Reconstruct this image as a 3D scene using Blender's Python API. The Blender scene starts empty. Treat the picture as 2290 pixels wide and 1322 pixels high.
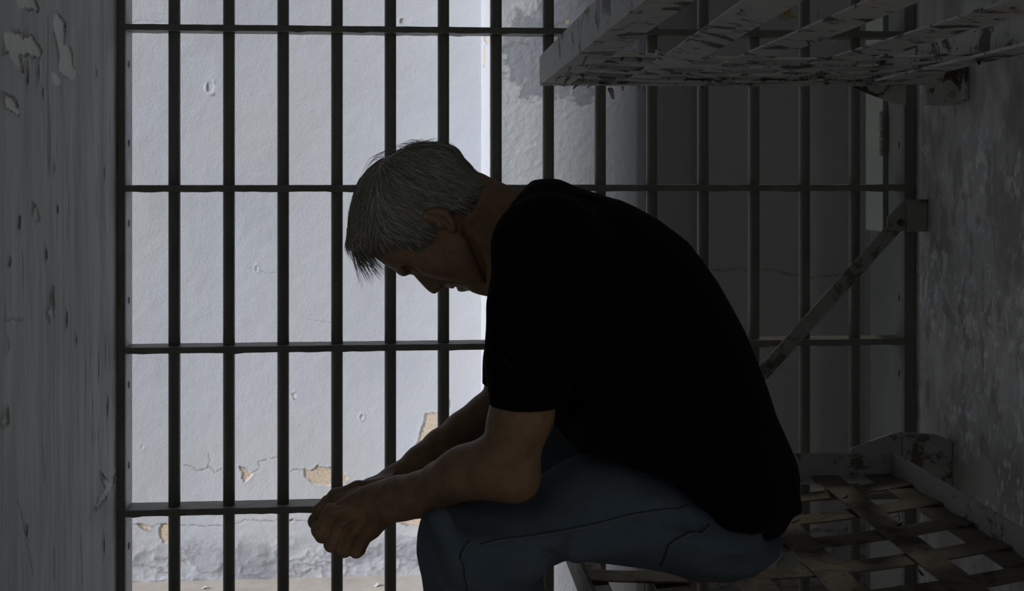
import bpy, bmesh, math, random
import numpy as np
from mathutils import Vector, Matrix
from mathutils.bvhtree import BVHTree

random.seed(7)
RNG = np.random.default_rng(11)
C = bpy.context.scene.collection

# ------------------------------------------------------------------ camera model
F = 2700.0                      # focal length in pixels of the 2290 px frame
YAW = math.radians(4.7)
CAMH = 1.10
CX, HOR = 1145.0, 380.0
CAM = np.array([0.0, 0.0, CAMH])
RT = np.array([math.cos(YAW), -math.sin(YAW), 0.0])
FW = np.array([math.sin(YAW), math.cos(YAW), 0.0])
UP = np.array([0.0, 0.0, 1.0])


def ray(px, py):
    return FW + (px - CX) / F * RT + (HOR - py) / F * UP


def onY(px, py, y):
    r = ray(px, py)
    return CAM + r * (y / r[1])


def onX(px, py, x):
    r = ray(px, py)
    return CAM + r * (x / r[0])


def onZ(px, py, z):
    r = ray(px, py)
    return CAM + r * ((z - CAMH) / r[2])


# ------------------------------------------------------------------ object helpers
def mesh_obj(name, verts, faces, mat, parent=None, smooth=False):
    me = bpy.data.meshes.new(name)
    me.from_pydata([tuple(v) for v in verts], [], [tuple(f) for f in faces])
    me.update()
    if smooth:
        me.polygons.foreach_set('use_smooth', np.ones(len(me.polygons), dtype=bool))
    if mat:
        me.materials.append(mat)
    o = bpy.data.objects.new(name, me)
    C.objects.link(o)
    if parent:
        o.parent = parent
    return o


def bm_obj(name, bm, mat, parent=None, smooth=False):
    me = bpy.data.meshes.new(name)
    bm.to_mesh(me)
    bm.free()
    if smooth:
        me.polygons.foreach_set('use_smooth', np.ones(len(me.polygons), dtype=bool))
    if mat:
        me.materials.append(mat)
    o = bpy.data.objects.new(name, me)
    C.objects.link(o)
    if parent:
        o.parent = parent
    return o


def thing(name, label, cat, group=None):
    o = bpy.data.objects.new(name, None)
    o.empty_display_size = 0.1
    C.objects.link(o)
    o['label'] = label
    o['category'] = cat
    if group:
        o['group'] = group
    return o


def tag(o, label, cat, group=None):
    o['label'] = label
    o['category'] = cat
    if group:
        o['group'] = group
    return o


def struct(o):
    o['kind'] = 'structure'
    return o


def box_bm(bm, lo, hi, bevel=0.0, mat3=None):
    lo = Vector(lo); hi = Vector(hi)
    g = bmesh.ops.create_cube(bm, size=1.0)
    vs = g['verts']
    for v in vs:
        v.co = Vector((lo.x + (v.co.x + .5) * (hi.x - lo.x),
                       lo.y + (v.co.y + .5) * (hi.y - lo.y),
                       lo.z + (v.co.z + .5) * (hi.z - lo.z)))
    if bevel > 0:
        es = list({e for v in vs for e in v.link_edges})
        r = bmesh.ops.bevel(bm, geom=es, offset=bevel, segments=2, profile=0.5, affect='EDGES')
        vs = list({v for f in r['faces'] for v in f.verts} | {v for v in vs if v.is_valid})
    if mat3 is not None:
        for v in vs:
            v.co = mat3 @ v.co
    return vs


def frame_from(p, q, side):
    """Matrix whose X runs p->q, Y along side (made perpendicular), Z the rest."""
    p = Vector(p); q = Vector(q)
    x = (q - p).normalized()
    y = Vector(side)
    y = (y - x * y.dot(x)).normalized()
    z = x.cross(y)
    m = Matrix((x, y, z)).transposed().to_4x4()
    m.translation = p
    return m, (q - p).length


def cyl_bm(bm, p, q, r, seg=20, r2=None, caps=True):
    p = Vector(p); q = Vector(q)
    d = q - p
    m = Matrix.Translation((p + q) / 2) @ d.to_track_quat('Z', 'Y').to_matrix().to_4x4()
    bmesh.ops.create_cone(bm, cap_ends=caps, segments=seg, radius1=r, radius2=r if r2 is None else r2,
                          depth=d.length, matrix=m)


def tube(points, radii, seg=6):
    """verts, faces of a tube along points."""
    P = np.asarray(points, float)
    n = len(P)
    R = np.full(n, radii) if np.isscalar(radii) else np.asarray(radii, float)
    T = np.gradient(P, axis=0)
    T /= np.linalg.norm(T, axis=1)[:, None] + 1e-12
    ref = np.array([0.13, 0.2, 0.97])
    A = np.cross(T, ref); A /= np.linalg.norm(A, axis=1)[:, None] + 1e-12
    B = np.cross(T, A)
    ang = np.linspace(0, 2 * math.pi, seg, endpoint=False)
    V = (P[:, None, :] + R[:, None, None] * (np.cos(ang)[None, :, None] * A[:, None, :] + np.sin(ang)[None, :, None] * B[:, None, :]))
    V = V.reshape(-1, 3)
    f = []
    for i in range(n - 1):
        for k in range(seg):
            a = i * seg + k; b = i * seg + (k + 1) % seg
            f.append((a, b, b + seg, a + seg))
    f.append(tuple(range(seg - 1, -1, -1)))
    f.append(tuple((n - 1) * seg + k for k in range(seg)))
    return V, f


# ------------------------------------------------------------------ materials
class NT:
    def __init__(self, name):
        self.m = bpy.data.materials.new(name)
        self.m.use_nodes = True
        self.t = self.m.node_tree
        self.t.nodes.clear()
        self.out = self.t.nodes.new('ShaderNodeOutputMaterial')
        self.b = self.t.nodes.new('ShaderNodeBsdfPrincipled')
        self.t.links.new(self.b.outputs[0], self.out.inputs[0])
        self.co = self.t.nodes.new('ShaderNodeTexCoord')
        self.bump_last = None

    def link(self, a, b):
        self.t.links.new(a, b)

    def mapping(self, scale=(1, 1, 1)):
        n = self.t.nodes.new('ShaderNodeMapping')
        n.inputs['Scale'].default_value = scale
        self.link(self.co.outputs['Object'], n.inputs['Vector'])
        return n.outputs[0]

    def noise(self, scale, detail=4, rough=0.55, stretch=(1, 1, 1), dist=0.0):
        n = self.t.nodes.new('ShaderNodeTexNoise')
        n.inputs['Scale'].default_value = scale
        n.inputs['Detail'].default_value = detail
        n.inputs['Roughness'].default_value = rough
        n.inputs['Distortion'].default_value = dist
        self.link(self.mapping(stretch), n.inputs['Vector'])
        return n.outputs['Fac']

    def wave(self, scale, stretch=(1, 1, 1), dist=1.0):
        n = self.t.nodes.new('ShaderNodeTexWave')
        n.inputs['Scale'].default_value = scale
        n.inputs['Distortion'].default_value = dist
        self.link(self.mapping(stretch), n.inputs['Vector'])
        return n.outputs['Fac']

    def ramp(self, fac, stops):
        n = self.t.nodes.new('ShaderNodeValToRGB')
        e = n.color_ramp.elements
        while len(e) > 1:
            e.remove(e[-1])
        e[0].position = stops[0][0]; e[0].color = col(stops[0][1])
        for p, c in stops[1:]:
            k = e.new(p); k.color = col(c)
        self.link(fac, n.inputs[0])
        return n.outputs[0]

    def mix(self, fac, a, b):
        n = self.t.nodes.new('ShaderNodeMix')
        n.data_type = 'RGBA'
        for key, v in ((0, fac), (6, a), (7, b)):
            if isinstance(v, bpy.types.NodeSocket):
                self.link(v, n.inputs[key])
            elif key == 0:
                n.inputs[0].default_value = v
            else:
                n.inputs[key].default_value = col(v)
        return n.outputs[2]

    def math(self, op, a, b):
        n = self.t.nodes.new('ShaderNodeMath')
        n.operation = op
        for k, v in ((0, a), (1, b)):
            if isinstance(v, bpy.types.NodeSocket):
                self.link(v, n.inputs[k])
            else:
                n.inputs[k].default_value = v
        return n.outputs[0]

    def attr(self, name):
        n = self.t.nodes.new('ShaderNodeAttribute')
        n.attribute_name = name
        s = self.t.nodes.new('ShaderNodeSeparateColor')
        self.link(n.outputs['Color'], s.inputs[0])
        return s.outputs[0], s.outputs[1], s.outputs[2]

    def bump(self, h, strength=0.3, dist=0.002):
        n = self.t.nodes.new('ShaderNodeBump')
        n.inputs['Strength'].default_value = strength
        n.inputs['Distance'].default_value = dist
        self.link(h, n.inputs['Height'])
        if self.bump_last is not None:
            self.link(self.bump_last, n.inputs['Normal'])
        self.bump_last = n.outputs[0]
        self.link(n.outputs[0], self.b.inputs['Normal'])

    def done(self, color, rough=0.7, spec=0.4, metal=0.0, sheen=0.0):
        if isinstance(color, bpy.types.NodeSocket):
            self.link(color, self.b.inputs['Base Color'])
        else:
            self.b.inputs['Base Color'].default_value = col(color)
        if isinstance(rough, bpy.types.NodeSocket):
            self.link(rough, self.b.inputs['Roughness'])
        else:
            self.b.inputs['Roughness'].default_value = rough
        self.b.inputs['Specular IOR Level'].default_value = spec
        self.b.inputs['Metallic'].default_value = metal
        if sheen:
            self.b.inputs['Sheen Weight'].default_value = sheen
        return self.m


def col(c):
    return tuple(c) + (1.0,) if len(c) == 3 else tuple(c)


def s2l(*rgb):
    return tuple(((c / 255) / 12.92 if c / 255 <= 0.04045 else (((c / 255) + 0.055) / 1.055) ** 2.4) for c in rgb)


# ------------------------------------------------------------------ numpy noise
def vnoise(x, y, seed=0):
    x = np.asarray(x, float); y = np.asarray(y, float)
    xi = np.floor(x).astype(np.int64); yi = np.floor(y).astype(np.int64)
    fx = x - xi; fy = y - yi
    fx = fx * fx * (3 - 2 * fx); fy = fy * fy * (3 - 2 * fy)

    def h(a, b):
        n = (a * 374761393 + b * 668265263 + seed * 1442695041) & 0xFFFFFFFF
        n = ((n ^ (n >> 13)) * 1274126177) & 0xFFFFFFFF
        n = n ^ (n >> 16)
        return (n & 0xFFFF) / 65535.0
    a = h(xi, yi); b = h(xi + 1, yi); c = h(xi, yi + 1); d = h(xi + 1, yi + 1)
    return (a * (1 - fx) + b * fx) * (1 - fy) + (c * (1 - fx) + d * fx) * fy


def fbm(x, y, seed=0, oct=4, gain=0.5):
    s = 0; a = 1; t = 0
    for k in range(oct):
        s = s + a * vnoise(x * 2 ** k, y * 2 ** k, seed + 17 * k)
        t += a
        a *= gain
    return s / t


def sd_poly(x, y, pts):
    """Signed distance to a 2-D polygon (negative inside)."""
    P = np.asarray(pts, float)
    d = np.full(x.shape, 1e9)
    s = np.zeros(x.shape, bool)
    n = len(P)
    for i in range(n):
        ax, ay = P[i]; bx, by = P[(i + 1) % n]
        ex, ey = bx - ax, by - ay
        wx, wy = x - ax, y - ay
        t = np.clip((wx * ex + wy * ey) / (ex * ex + ey * ey + 1e-18), 0, 1)
        d = np.minimum(d, (wx - ex * t) ** 2 + (wy - ey * t) ** 2)
        c = (ay > y) != (by > y)
        if ey != 0:
            s ^= c & (x < ex * (y - ay) / ey + ax)
    d = np.sqrt(d)
    return np.where(s, -d, d)


def d_line(x, y, pts):
    P = np.asarray(pts, float)
    d = np.full(x.shape, 1e9)
    for i in range(len(P) - 1):
        ax, ay = P[i]; bx, by = P[i + 1]
        ex, ey = bx - ax, by - ay
        t = np.clip(((x - ax) * ex + (y - ay) * ey) / (ex * ex + ey * ey + 1e-18), 0, 1)
        d = np.minimum(d, np.hypot(x - ax - ex * t, y - ay - ey * t))
    return d


def sstep(a, b, x):
    t = np.clip((x - a) / (b - a), 0, 1)
    return t * t * (3 - 2 * t)


def axis(lo, a, b, hi, h, coarse=0.25):
    """fine steps h between a and b, coarse outside."""
    parts = []
    if lo < a - 1e-6:
        parts.append(np.linspace(lo, a, max(2, int((a - lo) / coarse) + 1), endpoint=False))
    parts.append(np.arange(a, b, h))
    if hi > b + 1e-6:
        parts.append(np.linspace(b, hi, max(2, int((hi - b) / coarse) + 2)))
    else:
        parts.append(np.array([b]))
    return np.concatenate(parts)


def relief_wall(name, us, vs, to_world, normal, disp, masks, mat, thick=0.12):
    """A wall slab whose seen face is a fine relief grid.  masks: (R, G, B) arrays."""
    U, V = np.meshgrid(us, vs, indexing='ij')
    nu, nv = U.shape
    P = to_world(U, V) + disp[..., None] * np.asarray(normal)[None, None, :]
    verts = P.reshape(-1, 3)
    idx = np.arange(nu * nv).reshape(nu, nv)
    q = np.stack([idx[:-1, :-1], idx[1:, :-1], idx[1:, 1:], idx[:-1, 1:]], -1).reshape(-1, 4)
    # orientation
    a, b, c = verts[q[0, 0]], verts[q[0, 1]], verts[q[0, 2]]
    if np.dot(np.cross(b - a, c - b), normal) < 0:
        q = q[:, ::-1]
    # back slab
    cor = [to_world(np.array(u), np.array(v)) for u, v in ((us[0], vs[0]), (us[-1], vs[0]), (us[-1], vs[-1]), (us[0], vs[-1]))]
    n0 = len(verts)
    nn = np.asarray(normal, float)
    front = [c - nn * 0.004 for c in cor]
    back = [c - nn * thick for c in cor]
    verts = np.concatenate([verts, np.array(front), np.array(back)])
    faces = q.tolist()
    for i in range(4):
        j = (i + 1) % 4
        faces.append([n0 + i, n0 + j, n0 + 4 + j, n0 + 4 + i])
    faces.append([n0 + 4, n0 + 5, n0 + 6, n0 + 7])
    me = bpy.data.meshes.new(name)
    me.from_pydata(verts.tolist(), [], faces)
    sm = np.zeros(len(faces), bool); sm[:len(q)] = True
    me.polygons.foreach_set('use_smooth', sm)
    at = me.color_attributes.new('wear_shade', 'FLOAT_COLOR', 'POINT')
    cc = np.zeros((len(verts), 4), np.float32); cc[:, 3] = 1
    for k in range(3):
        cc[:n0, k] = np.clip(masks[k], 0, 1).reshape(-1)
    at.data.foreach_set('color', cc.reshape(-1))
    me.materials.append(mat)
    o = bpy.data.objects.new(name, me)
    C.objects.link(o)
    return struct(o)


# ------------------------------------------------------------------ shared material set
def mat_wall(name, paint_a, paint_b, plaster, stain, crack, fine=220, fstr=0.25, stretch=(1, 1, 1), grit=True, big=5):
    n = NT(name)
    r, g, b = n.attr('wear_shade')
    base = n.ramp(n.noise(big, 6, 0.6, stretch), [(0.35, paint_a), (0.65, paint_b)])
    pl = n.ramp(n.noise(160, 3, 0.6), [(0.38, tuple(x * 0.74 for x in plaster)), (0.5, plaster)]) if grit else n.ramp(n.noise(30, 3), [(0.3, plaster), (0.7, tuple(x * 1.15 for x in plaster))])
    c = n.mix(g, base, stain)  # stain tint; on the back wall it also carries painted light falloff
    c = n.mix(r, c, pl)
    c = n.mix(b, c, crack)
    n.bump(n.noise(fine, 3, 0.6, stretch), fstr, 0.0015)
    n.bump(n.noise(28, 4, 0.6, stretch), fstr, 0.0022)
    return n.done(c, 0.62, 0.35)


M = {}
M['back'] = mat_wall('corridor_paint', (.635, .645, .675), (.645, .67, .74), (.74, .61, .48), (.33, .345, .39), (.16, .15, .15), 130, .55, big=2.2)
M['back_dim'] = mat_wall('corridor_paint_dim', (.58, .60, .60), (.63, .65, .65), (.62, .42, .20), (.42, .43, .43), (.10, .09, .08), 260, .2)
M['left'] = mat_wall('cell_wall_paint', (.52, .56, .58), (.75, .785, .78), (.90, .91, .89), (.42, .43, .435), (.07, .07, .07), 240, .3, (1, 3.0, .35), grit=False)
M['right'] = mat_wall('cell_wall_scuffed_paint', (.46, .475, .47), (.60, .61, .595), (.93, .95, .97), (.28, .27, .255), (.06, .06, .06), 200, .3, grit=False)

n = NT('gate_paint')
c = n.ramp(n.noise(18, 5, .6, (1, 1, .4)), [(.35, (.15, .155, .138)), (.7, (.23, .23, .20))])
n.bump(n.noise(140, 4, .6), .35, .0015)
n.bump(n.noise(25, 3, .6, (1, 1, .2)), .25, .003)
M['gate'] = n.done(c, .5, .4)

n = NT('gate_frame_paint')
c = n.ramp(n.noise(9, 6, .65), [(.3, (.45, .47, .49)), (.5, (.66, .67, .69)), (.75, (.72, .72, .74))])
n.bump(n.noise(120, 4, .6), .4, .0015)
M['stile'] = n.done(c, .6, .35)
n = NT('gate_frame_green_grey_shaded')
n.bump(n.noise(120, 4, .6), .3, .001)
M['stile_shaded'] = n.done(n.ramp(n.noise(6, 5, .6), [(.3, (.15, .168, .155)), (.7, (.21, .23, .21))]), .6, .35)  # green-grey of the right plate, its shade put into the darker colour

def bunk_mat(name, a, b, rust):
    n = NT(name)
    f = n.noise(14, 7, .7, (1, 1, 1), .6)
    c = n.ramp(f, [(.30, rust), (.42, rust), (.47, a), (.75, b)])
    n.bump(n.noise(14, 7, .7, (1, 1, 1), .6), .5, .003)
    n.bump(n.noise(150, 4, .6), .35, .001)
    return n.done(c, .6, .35)

M['bunk'] = bunk_mat('bunk_peeling_paint', (.49, .49, .48), (.58, .58, .56), (.085, .075, .065))
M['brace'] = bunk_mat('brace_worn_paint', (.28, .28, .265), (.36, .355, .34), (.13, .12, .105))
M['bunk_rail'] = bunk_mat('bunk_rail_dull_paint', (.33, .335, .33), (.40, .40, .39), (.12, .105, .09))
M['bunk_low'] = bunk_mat('bunk_rusty_strap', (.10, .088, .065), (.15, .133, .10), (.04, .03, .02))
M['bolt'] = NT('bolt_steel').done((.10, .095, .085), .45, .5, .3)

n = NT('green_door_paint')
n.bump(n.noise(120, 3), .25, .001)
M['green'] = n.done(n.ramp(n.noise(7, 5), [(.3, (.36, .40, .36)), (.7, (.45, .48, .43))]), .55, .4)

n = NT('floor_concrete')
c = n.ramp(n.noise(9, 8, .65), [(.3, (.42, .37, .33)), (.7, (.60, .54, .49))])
n.bump(n.noise(90, 5, .6), .4, .002)
M['floor'] = n.done(c, .75, .3)
M['ceil'] = NT('ceiling_plaster').done((.55, .55, .55), .8)

n = NT('skin')
c = n.ramp(n.noise(60, 5, .6), [(.3, (.19, .112, .062)), (.7, (.275, .168, .098))])
n.bump(n.noise(420, 3, .6), .3, .0007)
n.bump(n.noise(70, 4, .6, (1, 1, 1), .8), .35, .0016)
M['skin'] = n.done(c, .55, .4)

n = NT('shirt_cotton')
n.bump(n.noise(600, 2), .25, .0006)
n.bump(n.noise(16, 4, .55, (1, 1, 1), .8), .25, .006)
M['shirt'] = n.done((.0014, .0018, .0042), .9, .06, 0, .02)

n = NT('denim')
c = n.ramp(n.noise(12, 5, .6), [(.3, (.075, .105, .128)), (.7, (.135, .172, .20))])
c = n.mix(n.noise(700, 2, .6), c, (.06, .085, .115))
n.bump(n.noise(700, 2), .3, .0006)
n.bump(n.noise(14, 4, .55, (1, 1, 1), 1.0), .6, .010)
M['denim'] = n.done(c, .85, .15, 0, .05)
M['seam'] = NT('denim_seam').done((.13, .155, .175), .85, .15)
M['seam_dark'] = NT('denim_seam_dark').done((.05, .065, .085), .85, .15)  # darker line laid beside each lighter seam

n = NT('grey_hair')
at_, _g, _b = n.attr('tone')
c = n.ramp(at_, [(0, (.07, .068, .055)), (.5, (.27, .266, .225)), (1, (.75, .74, .65))])
M['hair'] = n.done(c, .45, .4)
M['shoe'] = NT('shoe_leather').done((.03, .027, .025), .5, .4)
M['thread'] = NT('emblem_thread').done((.022, .019, .026), .8, .2)
M['chip'] = NT('paint_chip').done((.66, .67, .70), .7, .3)

# ------------------------------------------------------------------ dimensions of the place
DG = 2.64                       # gate plane
XL, XR = -0.625, 1.122          # cell side walls
YBL, YP, YA, YB = 3.74, 3.31, 3.62, 3.55   # corridor wall: left bay, pilaster, narrow bay, right bay
ZC = -0.15                      # corridor floor
TOP = 2.45

# ------------------------------------------------------------------ corridor back wall
def pxpolyY(pts, y):
    return [(onY(a, b, y)[0], onY(a, b, y)[2]) for a, b in pts]


def jag(U, V, s1=40, a1=.006, s2=160, a2=.002, seed=0):
    return (U + a1 * 2 * (fbm(U * s1, V * s1, seed) - .5) + a2 * 2 * (vnoise(U * s2, V * s2, seed + 3) - .5),
            V + a1 * 2 * (fbm(U * s1 + 31, V * s1 + 7, seed + 5) - .5) + a2 * 2 * (vnoise(U * s2 + 9, V * s2, seed + 8) - .5))


def build_back_left():
    us = axis(-4.2, -0.90, 0.2115, 0.2115, .0032)
    vs = axis(ZC, ZC, 1.68, TOP + .15, .0032)
    U, V = np.meshgrid(us, vs, indexing='ij')
    ju, jv = jag(U, V, 45, .004, 170, .0016, 1)
    disp = np.zeros_like(U); R = np.zeros_like(U); G = np.zeros_like(U); B = np.zeros_like(U)
    patches = [
        [(680, 1050), (698, 1055), (709, 1041), (713, 1046), (745, 1046), (768, 1055), (779, 1068), (776, 1079), (755, 1083), (713, 1085), (695, 1082), (683, 1067)],
        [(535, 1043), (551, 1050), (566, 1061), (555, 1071), (546, 1079), (539, 1070), (541, 1057)],
        [(305, 1171), (326, 1171), (337, 1180), (333, 1188), (319, 1182)],
        [(360, 1173), (373, 1170), (384, 1171), (388, 1200), (382, 1214), (366, 1215), (358, 1202), (356, 1186)],
        [(952, 925), (985, 925), (992, 960), (965, 985), (926, 1008), (940, 972), (947, 947)],
        [(891, 1167), (910, 1160), (945, 1153), (955, 1178), (930, 1177), (905, 1172)],
        [(897, 44), (903, 42), (902, 50), (896, 51)],
        [(648, 1163), (656, 1161), (658, 1167), (650, 1168)],
    ]
    for p in patches:
        d = sd_poly(ju, jv, pxpolyY(p, YBL))
        R = np.maximum(R, sstep(.0015, -.0015, d))
        disp -= .003 * sstep(.0015, -.0015, d)
        edge = np.exp(-((d - .003) / .003) ** 2)
        disp += .0008 * edge
        B = np.maximum(B, .75 * np.exp(-((d - .0008) / .0018) ** 2) * sstep(.35, .6, vnoise(U * 30, V * 30, 5)))
    cracks = [
        [(282, 1174), (305, 1172), (340, 1178), (357, 1172), (410, 1175), (460, 1177), (478, 1173), (500, 1176), (533, 1171), (550, 1161), (600, 1165), (630, 1162), (690, 1166), (780, 1172), (890, 1168)],
        [(413, 1042), (430, 1043), (441, 1052), (465, 1047), (472, 1044), (480, 1057), (496, 1048)],
        [(466, 1046), (469, 1030), (465, 1013)], [(566, 1058), (580, 1049), (579, 1035), (595, 1028)],
        [(650, 1055), (660, 1049), (682, 1051)], [(605, 1027), (620, 1024)], [(1005, 895), (1008, 908), (1000, 925)],
        [(280, 55), (320, 45), (380, 50)], [(560, 600), (600, 612), (640, 606)], [(690, 715), (740, 722)],
    ]
    cu, cv = jag(U, V, 60, .004, 200, .001, 9)
    for k, p in enumerate(cracks):
        d = d_line(cu, cv, pxpolyY(p, YBL))
        B = np.maximum(B, (.75 if k < 7 else .25) * np.exp(-(d / .0014) ** 2))
        disp -= .0008 * np.exp(-(d / .002) ** 2)
    # shell-like chip low on the left, small flakes
    for (a, b, rr, hgt) in ((471, 195, .019, .003), (657, 884, .010, .004), (808, 932, .012, .002), (390, 395, .008, .002), (575, 600, .012, .0015), (318, 1000, .01, .001)):
        q = onY(a, b, YBL)
        d = np.hypot((ju - q[0]) * 1.5, jv - q[2])
        disp += hgt * np.exp(-((d - rr) / (rr * .28)) ** 2) * sstep(.25, .55, vnoise(U * 70, V * 70, a))
        disp -= hgt * .5 * sstep(rr, rr * .5, d)
    # blown, crumbling paint along the foot of the wall
    low = sstep(.03, -.11, V + .06 * (fbm(U * 8, V * 8, 3) - .5))
    rid = 1 - np.abs(2 * fbm(U * 16, V * 26, 21, 4) - 1)
    disp += low * (.005 * (rid ** 3) - .0015) + .002 * low * (fbm(U * 60, V * 60, 4) - .5)
    B = np.maximum(B, low * .5 * sstep(.93, .99, rid) * sstep(.02, -.05, V))
    G = np.maximum(G, .55 * low * sstep(.35, .7, fbm(U * 6, V * 14, 8)) + .35 * sstep(.05, -.12, V))
    # light falling off to the lower left, painted as grey; faint blotches
    G = np.maximum(G, .16 * sstep(.45, .75, fbm(U * 4 + 3, V * 3, 12)) + .22 * sstep(-.5, -.8, U) * sstep(1.2, .1, V))
    specks = sstep(.955, .985, vnoise(U * 110, V * 110, 77))
    B = np.maximum(B, .35 * specks * sstep(.5, .7, fbm(U * 7, V * 7, 31)))
    disp += .0012 * (fbm(U * 25, V * 25, 2) - .5) + .002 * (fbm(U * 5, V * 5, 6) - .5)
    relief_wall('wall_corridor_back', us, vs, lambda u, v: np.stack([u, np.full_like(u, YBL), v], -1), (0, -1, 0), disp, (R, G, B), M['back'])


def build_pilaster():
    x0, x1 = .2115, .640
    us = axis(x0, x0, x1, x1, .0032); vs = axis(ZC, .2, 1.62, TOP + .15, .0032)
    U, V = np.meshgrid(us, vs, indexing='ij')
    ju, jv = jag(U, V, 28, .03, 120, .009, 41)
    stain = [(1165, 30), (1200, 5), (1260, -40), (1420, -60), (1420, 150), (1335, 195), (1315, 225), (1290, 232), (1250, 212), (1225, 222), (1185, 236), (1160, 200), (1138, 185), (1135, 115), (1150, 70)]
    d = sd_poly(ju, jv, pxpolyY(stain, YP))
    G = sstep(.006, -.006, d) * .85
    G *= 1 - .8 * sstep(.60, .75, fbm(U * 60, V * 60, 14)) * sstep(-.06, -.0, d)
    R = np.zeros_like(U); B = np.zeros_like(U)
    disp = .0013 * (fbm(U * 75, V * 75, 5, 3) - .5) + .001 * (fbm(U * 12, V * 12, 6) - .5)
    disp -= .0006 * sstep(.01, -.005, d)
    # rounded arris at the right
    disp -= .012 * np.clip((U - (x1 - .022)) / .022, 0, 1) ** 1.5
    cu, cv = jag(U, V, 50, .005, 200, .001, 9)
    for p in ([(1120, 110), (1150, 95), (1180, 98)], [(1236, 62), (1250, 52), (1265, 48)], [(1130, 500), (1180, 510)]):
        dd = d_line(cu, cv, pxpolyY(p, YP))
        B = np.maximum(B, .5 * np.exp(-(dd / .002) ** 2))
    dd = sd_poly(U, V, pxpolyY([(1262, 46), (1272, 46), (1272, 53), (1262, 53)], YP))
    R = np.maximum(R, sstep(.001, -.001, dd))
    relief_wall('wall_corridor_pilaster', us, vs, lambda u, v: np.stack([u, np.full_like(u, YP), v], -1), (0, -1, 0), disp, (R, G, B), M['back'], .02)
    # its left cheek
    us = axis(YP + .006, YP + .006, YBL, YBL + .02, .004); vs = axis(ZC, .2, 1.65, TOP + .15, .004)
    U, V = np.meshgrid(us, vs, indexing='ij')
    R = np.zeros_like(U); B = np.zeros_like(U)
    ju, jv = jag(U, V, 40, .006, 150, .002, 3)
    for p in ([(1081, 84), (1088, 82), (1093.5, 90), (1093, 100), (1088, 97)], [(1082.5, 104), (1086, 108), (1087, 130), (1085, 143), (1081, 151), (1081.5, 125)]):
        q = [(onX(a, b, x0)[1], onX(a, b, x0)[2]) for a, b in p]
        dd = sd_poly(ju, jv, q)
        R = np.maximum(R, sstep(.002, -.002, dd))
        B = np.maximum(B, .7 * np.exp(-((dd - .002) / .003) ** 2) * (U > np.mean([k[0] for k in q])))
    disp = .0018 * (fbm(U * 40, V * 40, 15) - .5)
    relief_wall('wall_corridor_pilaster_cheek', us, vs, lambda u, v: np.stack([np.full_like(u, x0), u, v], -1), (-1, 0, 0), disp, (R, np.zeros_like(U), B), M['back'], .02)


def build_back_right():
    xa = .851
    bm = bmesh.new()
    box_bm(bm, (.60, YA, ZC), (xa + .02, YA + .12, TOP + .15))
    o = struct(bm_obj('wall_corridor_bay', bm, M['back_dim']))
    us = axis(xa, xa, 1.36, 3.0, .005); vs = axis(ZC, ZC, 1.62, TOP + .15, .005)
    U, V = np.meshgrid(us, vs, indexing='ij')
    R = np.zeros_like(U); B = np.zeros_like(U)
    ju, jv = jag(U, V, 40, .006, 150, .002, 13)
    for p in ([(1748, -20), (1769, -20), (1767, 22), (1774, 38), (1751, 37), (1754, 19)], [(1829, 20), (1836, 33), (1826, 38)], [(1712, 92), (1717, 100), (1708, 102)]):
        dd = sd_poly(ju, jv, pxpolyY(p, YB))
        R = np.maximum(R, sstep(.002, -.002, dd))
    cu, cv = jag(U, V, 50, .006, 200, .001, 19)
    for p in ([(1600, 605), (1660, 603), (1720, 602), (1760, 612), (1800, 618), (1840, 620), (1880, 612), (1930, 600)], [(1700, 40), (1740, 20), (1750, 42), (1800, 38)], [(1470, 35), (1520, 55), (1555, 60)]):
        dd = d_line(cu, cv, pxpolyY(p, YB))
        B = np.maximum(B, .55 * np.exp(-(dd / .0025) ** 2))
    low = sstep(.20, -.02, V + .06 * (fbm(U * 8, V * 8, 3) - .5))
    rid = 1 - np.abs(2 * fbm(U * 14, V * 24, 22, 4) - 1)
    disp = .0015 * (fbm(U * 25, V * 25, 2) - .5) + low * .010 * (rid ** 3)
    B = np.maximum(B, low * .6 * sstep(.90, .98, rid))
    relief_wall('wall_corridor_right', us, vs, lambda u, v: np.stack([u, np.full_like(u, YB), v], -1), (0, -1, 0), disp, (R, np.zeros_like(U), B), M['back_dim'])


build_back_left(); build_pilaster(); build_back_right()


# ------------------------------------------------------------------ cell side walls
def pxpolyX(pts, x):
    return [(onX(a, b, x)[1], onX(a, b, x)[2]) for a, b in pts]


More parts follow.
